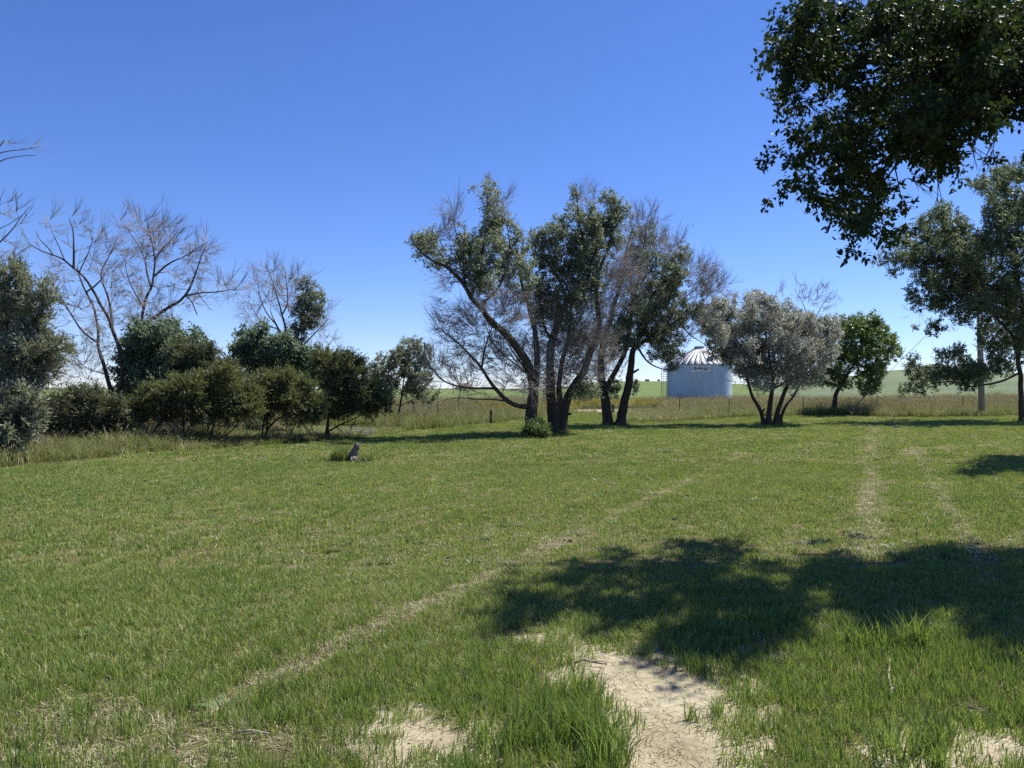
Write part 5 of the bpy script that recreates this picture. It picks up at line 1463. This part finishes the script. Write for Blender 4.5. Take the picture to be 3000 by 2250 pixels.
def lawn_layer(name, y0, y1, dens, protos, hscale, fade_h=1.0):
    """protos: 0-2 green, 3-4 lush, 5-6 half dry, 7-8 straw"""
    x, y = area_pts(y0, y1, dens)
    k = in_poly(x, y, LAWN)
    x, y = x[k], y[k]
    b = bare(x, y)
    keep = rng.random(len(x)) > b * .985
    x, y, b = x[keep], y[keep], b[keep]
    D = dryness(x, y)
    D = np.clip(D + .5 * b + .25 * rng.normal(0, .4, len(x)), 0, 1)
    lush = fbm(x, y, 2.4, 91) - .06 + .3 * np.exp(-(((x - .15) / .38) ** 2 + ((y - 3.9) / .75) ** 2)) + .3 * sstep(.2, -.35, np.abs(mow_s(x, y) - .45))
    u = rng.random(len(x))
    idx = np.where(u < D * .55, 7 + rng.integers(0, 2, len(x)), np.where(u < D * .95, 5 + rng.integers(0, 2, len(x)), np.where(lush + .2 * rng.normal(0, 1, len(x)) > .62, 3 + rng.integers(0, 2, len(x)), rng.integers(0, 3, len(x)))))
    gone = (idx < 5) & (rng.random(len(x)) < np.clip((D - .55) * 1.8, 0, .65))
    x, y, b, D, idx = x[~gone], y[~gone], b[~gone], D[~gone], idx[~gone]
    hn = fbm(x, y, .8, 55); hb = .80 + .30 * hn + .35 * hn * sstep(7, 4, y)
    near = sstep(5.6, 4.2, y) * .08 + .18 * np.exp(-(((x - .15) / .4) ** 2 + ((y - 3.9) / .8) ** 2))
    sz = hscale * (hb + near) * rng.uniform(.75, 1.25, len(x)) * (1 - .45 * b)
    w_ = rng.uniform(.85, 1.2, len(x))
    scl = np.stack([w_, w_, sz], -1)
    z = gz(x, y)
    return scatter(name, np.stack([x, y, z], -1), rng.uniform(0, 6.28, len(x)), rng.normal(0, .10, (len(x), 2)), scl, idx, protos)

def lawn_set(n, rad, h, w):
    g = [tuft(n, rad, h, w, .6, M['grass'], mixm=M['grass_dry'], mixp=.14) for _ in range(3)]
    g += [tuft(int(n * 1.15), rad, h * 1.2, w * 1.1, .5, M['grass_lush'], mixm=M['grass_dry'], mixp=.10) for _ in range(2)]
    g += [tuft(n, rad, h * .8, w, .85, M['grass'], mixm=M['straw'], mixp=.5) for _ in range(2)]
    g += [tuft(int(n * .8), rad * 1.2, h * .75, w * .9, 1.6, M['straw'], lie=.55) for _ in range(2)]
    return g
lawn_layer('lawn_grass', 2.4, 7.0, 460, lawn_set(20, .055, .055, .0040), 1.0)
lawn_layer('lawn_grass', 7.0, 17.0, 120, lawn_set(36, .11, .044, .0060), 1.0)
lawn_layer('lawn_grass', 17.0, 60.0, 12, lawn_set(140, .32, .040, .012), 1.0)

# dead clippings and litter lying on the soil and along the mown lines
x, y = area_pts(2.6, 9.0, 380)
k = in_poly(x, y, LAWN); x, y = x[k], y[k]
b = bare(x, y); D = dryness(x, y)
keep = rng.random(len(x)) < np.clip(.14 + .85 * b * (1 - .35 * b) + .6 * (D > .55), 0, 1)
x, y = x[keep], y[keep]
lit = [tuft(9, .05, .055, .0028, 2.2, M['straw'], lie=.93), tuft(9, .05, .05, .0026, 2.2, M['thatch'], lie=.93), tuft(8, .06, .07, .0026, 2.2, M['straw'], lie=.95), tuft(12, .06, .045, .0024, 2.2, M['thatch'], lie=.95)]
scatter('grass_litter', np.stack([x, y, gz(x, y) + .010], -1), rng.uniform(0, 6.28, len(x)), rng.normal(0, .05, (len(x), 2)), np.ones((len(x), 3)) * rng.uniform(.7, 1.3, (len(x), 1)), rng.integers(0, 4, len(x)), lit)

# tall unmown grass round the lawn
def tall_layer():
    xs_, ys_ = [], []
    for y0, y1, dn in ((14, 30, 16), (30, 50, 7), (50, 66, 3.6), (66, 88, 2.4)):
        x, y = area_pts(y0, y1, dn, 3.0, .70)
        xs_.append(x); ys_.append(y)
    x = np.concatenate(xs_); y = np.concatenate(ys_)
    k = ~in_poly(x, y, LAWN) & ~in_poly(x, y, ROAD) & (np.hypot(x - BX, y - BY) > BR + .3)
    d = dist_poly(x, y, LAWN)
    left = x < -2 + .0 * y
    k &= ~(left & (y < 34) & (d > 5.5))      # hidden behind the thicket
    x, y, d, left = x[k], y[k], d[k], left[k]
    n = len(x)
    edge = sstep(3.2, .3, d)
    dry = fbm(x, y, 6, 15)
    rightness = sstep(6, 26, x)
    u = rng.random(n)
    pdry = np.clip(.24 + .34 * rightness - .55 * edge + .9 * (dry - .5), .06, .92)
    pdry = np.where(left & (y < 34), .06, pdry)
    idx = np.where(u < pdry, 3 + rng.integers(0, 3, n), rng.integers(0, 3, n))
    # yellow sweet clover along the far side of the road and by the left post
    cl = ((y > 64.5) & (y < 70) & (x > 3.5) & (x < 12.5) & (rng.random(n) < .7)) | ((np.hypot((x + .4) / 2.0, (y - 50) / 4) < 1) & (rng.random(n) < .22)) | ((x > 3.0) & (x < 5.2) & (y > 50) & (y < 64) & (rng.random(n) < .5))
    idx = np.where(cl, 6 + rng.integers(0, 2, n), idx)
    h = (.60 + .35 * fbm(x, y, 2.5, 5)) * rng.uniform(.75, 1.2, n) * (.72 + .28 * sstep(0, 1.2, d))
    h = np.where(left & (y < 32), h * np.where(x < -9.2, .68, .38), h)
    h = np.where((y > 40) & (y < 60) & (x > 4) & (x < 12), h * .72, h)
    h = np.where(cl, h * .95, h)
    w_ = rng.uniform(.85, 1.3, n) * (1 + .25 * (y > 60))
    pr = [tuft(46, .20, .70, .011, .45, M['tall_green'], heads=.10, headm=M['seed'], head=(.10, .007)) for _ in range(3)]
    pr += [tuft(46, .20, .80, .010, .42, M['tall_dry'], heads=.5, headm=M['seed'], head=(.13, .009)) for _ in range(3)]
    pr += [tuft(46, .24, .80, .010, .5, M['tall_green'], heads=.8, headm=M['clover'], head=(.16, .020)) for _ in range(2)]
    scatter('tall_grass', np.stack([x, y, gz(x, y)], -1), rng.uniform(0, 6.28, n), rng.normal(0, .07, (n, 2)), np.stack([w_, w_, h * 1.15], -1), idx, pr)
tall_layer()

# tufts the mower left at the stump and the tree feet
def collar(cx, cy, r, n, h, idxs=(0, 1, 2)):
    a = rng.uniform(0, 6.28, n); q = r * np.sqrt(rng.random(n))
    return cx + q * np.cos(a), cy + q * np.sin(a), np.full(n, h) * rng.uniform(.6, 1.2, n)
parts = [collar(SX - .27, SY - .05, .15, 34, .27), collar(SX + .25, SY, .3, 14, .16)]
for px_, py_, r_, n_, h_ in ((1556, 1281, .4, 18, .16), (1634, 1271, .55, 26, .16), (1800, 1248, .75, 36, .18), (2262, 1246, .9, 40, .2), (2446, 1219, .5, 26, .4), (2995, 1235, .4, 16, .25)):
    cx, cy = G(px_, py_); parts.append(collar(cx, cy, r_, n_, h_))
x = np.concatenate([p[0] for p in parts]); y = np.concatenate([p[1] for p in parts]); h = np.concatenate([p[2] for p in parts])
pr = [tuft(30, .3, 1.0, .035, .45, M['grass_lush']) for _ in range(2)] + [tuft(30, .3, 1.0, .035, .5, M['tall_green'])]
scatter('tuft_grass', np.stack([x, y, gz(x, y)], -1), rng.uniform(0, 6.28, len(x)), rng.normal(0, .08, (len(x), 2)), np.stack([h, h, h], -1), rng.integers(0, 3, len(x)), pr)
# bigger clumps beside the bare soil
cl = [(T1(860, 1050), .09, 14, .16), (T1(950, 1230), .12, 14, .16), (T1(1590, 880), .03, 3, .10), (T1(1810, 850), .03, 3, .09), (T1(500, 800), .2, 16, .11), (T1(380, 900), .3, 20, .11), (T1(1600, 450), .06, 6, .12), (T1(300, 1000), .25, 20, .16), (T1(700, 700), .1, 10, .14), (T2(1000, 200), .07, 9, .2), (T2(560, 200), .15, 14, .17), (T2(1000, 1330), .2, 18, .15)]
parts = []
for (p, r_, n_, h_) in cl:
    cx, cy = G(*p); parts.append(collar(cx, cy, r_, n_, h_))
x = np.concatenate([p[0] for p in parts]); y = np.concatenate([p[1] for p in parts]); h = np.concatenate([p[2] for p in parts])
pr = [tuft(16, .25, 1.0, .04, .38, M['grass_lush']) for _ in range(3)]
scatter('clump_grass', np.stack([x, y, gz(x, y)], -1), rng.uniform(0, 6.28, len(x)), rng.normal(0, .08, (len(x), 2)), np.stack([h, h, h], -1), rng.integers(0, 3, len(x)), pr)

# crumbs and clods on the bare soil
def clod():
    bm = bmesh.new(); bmesh.ops.create_icosphere(bm, subdivisions=1, radius=1)
    for v in bm.verts: v.co *= rng.uniform(.65, 1.2); v.co.z *= .6
    me = bpy.data.meshes.new('clod'); bm.to_mesh(me); bm.free(); me.materials.append(M['soil']); return me
x, y = area_pts(2.6, 5.5, 160)
b = bare(x, y); k = (b > .45) & in_poly(x, y, LAWN)
x, y = x[k], y[k]; n = len(x)
sz = .003 + .007 * rng.random(n) ** 3
scatter('soil_crumbs', np.stack([x, y, gz(x, y) + .006], -1), rng.uniform(0, 6.28, n), rng.normal(0, .3, (n, 2)), np.stack([sz, sz, sz], -1), rng.integers(0, 4, n), [clod() for _ in range(4)])

# flat broad-leaved weeds among the blades
M['weed'] = leaf_mat('weed', (.06, .105, .03), (.14, .20, .07), .3, .3, .5)
x, y = area_pts(2.8, 22, 2.2)
k = in_poly(x, y, LAWN) & (fbm(x, y, 2.2, 133) > .52) & (bare(x, y) < .2)
x, y = x[k], y[k]; n = len(x)
sz = rng.uniform(.7, 1.5, n)
scatter('lawn_weeds', np.stack([x, y, gz(x, y) + .01], -1), rng.uniform(0, 6.28, n), rng.normal(0, .1, (n, 2)), np.stack([sz, sz, sz], -1), rng.integers(0, 3, n),
        [tuft(11, .012, .075, .020, 1.0, M['weed'], lie=.45, curl=.9) for _ in range(3)])
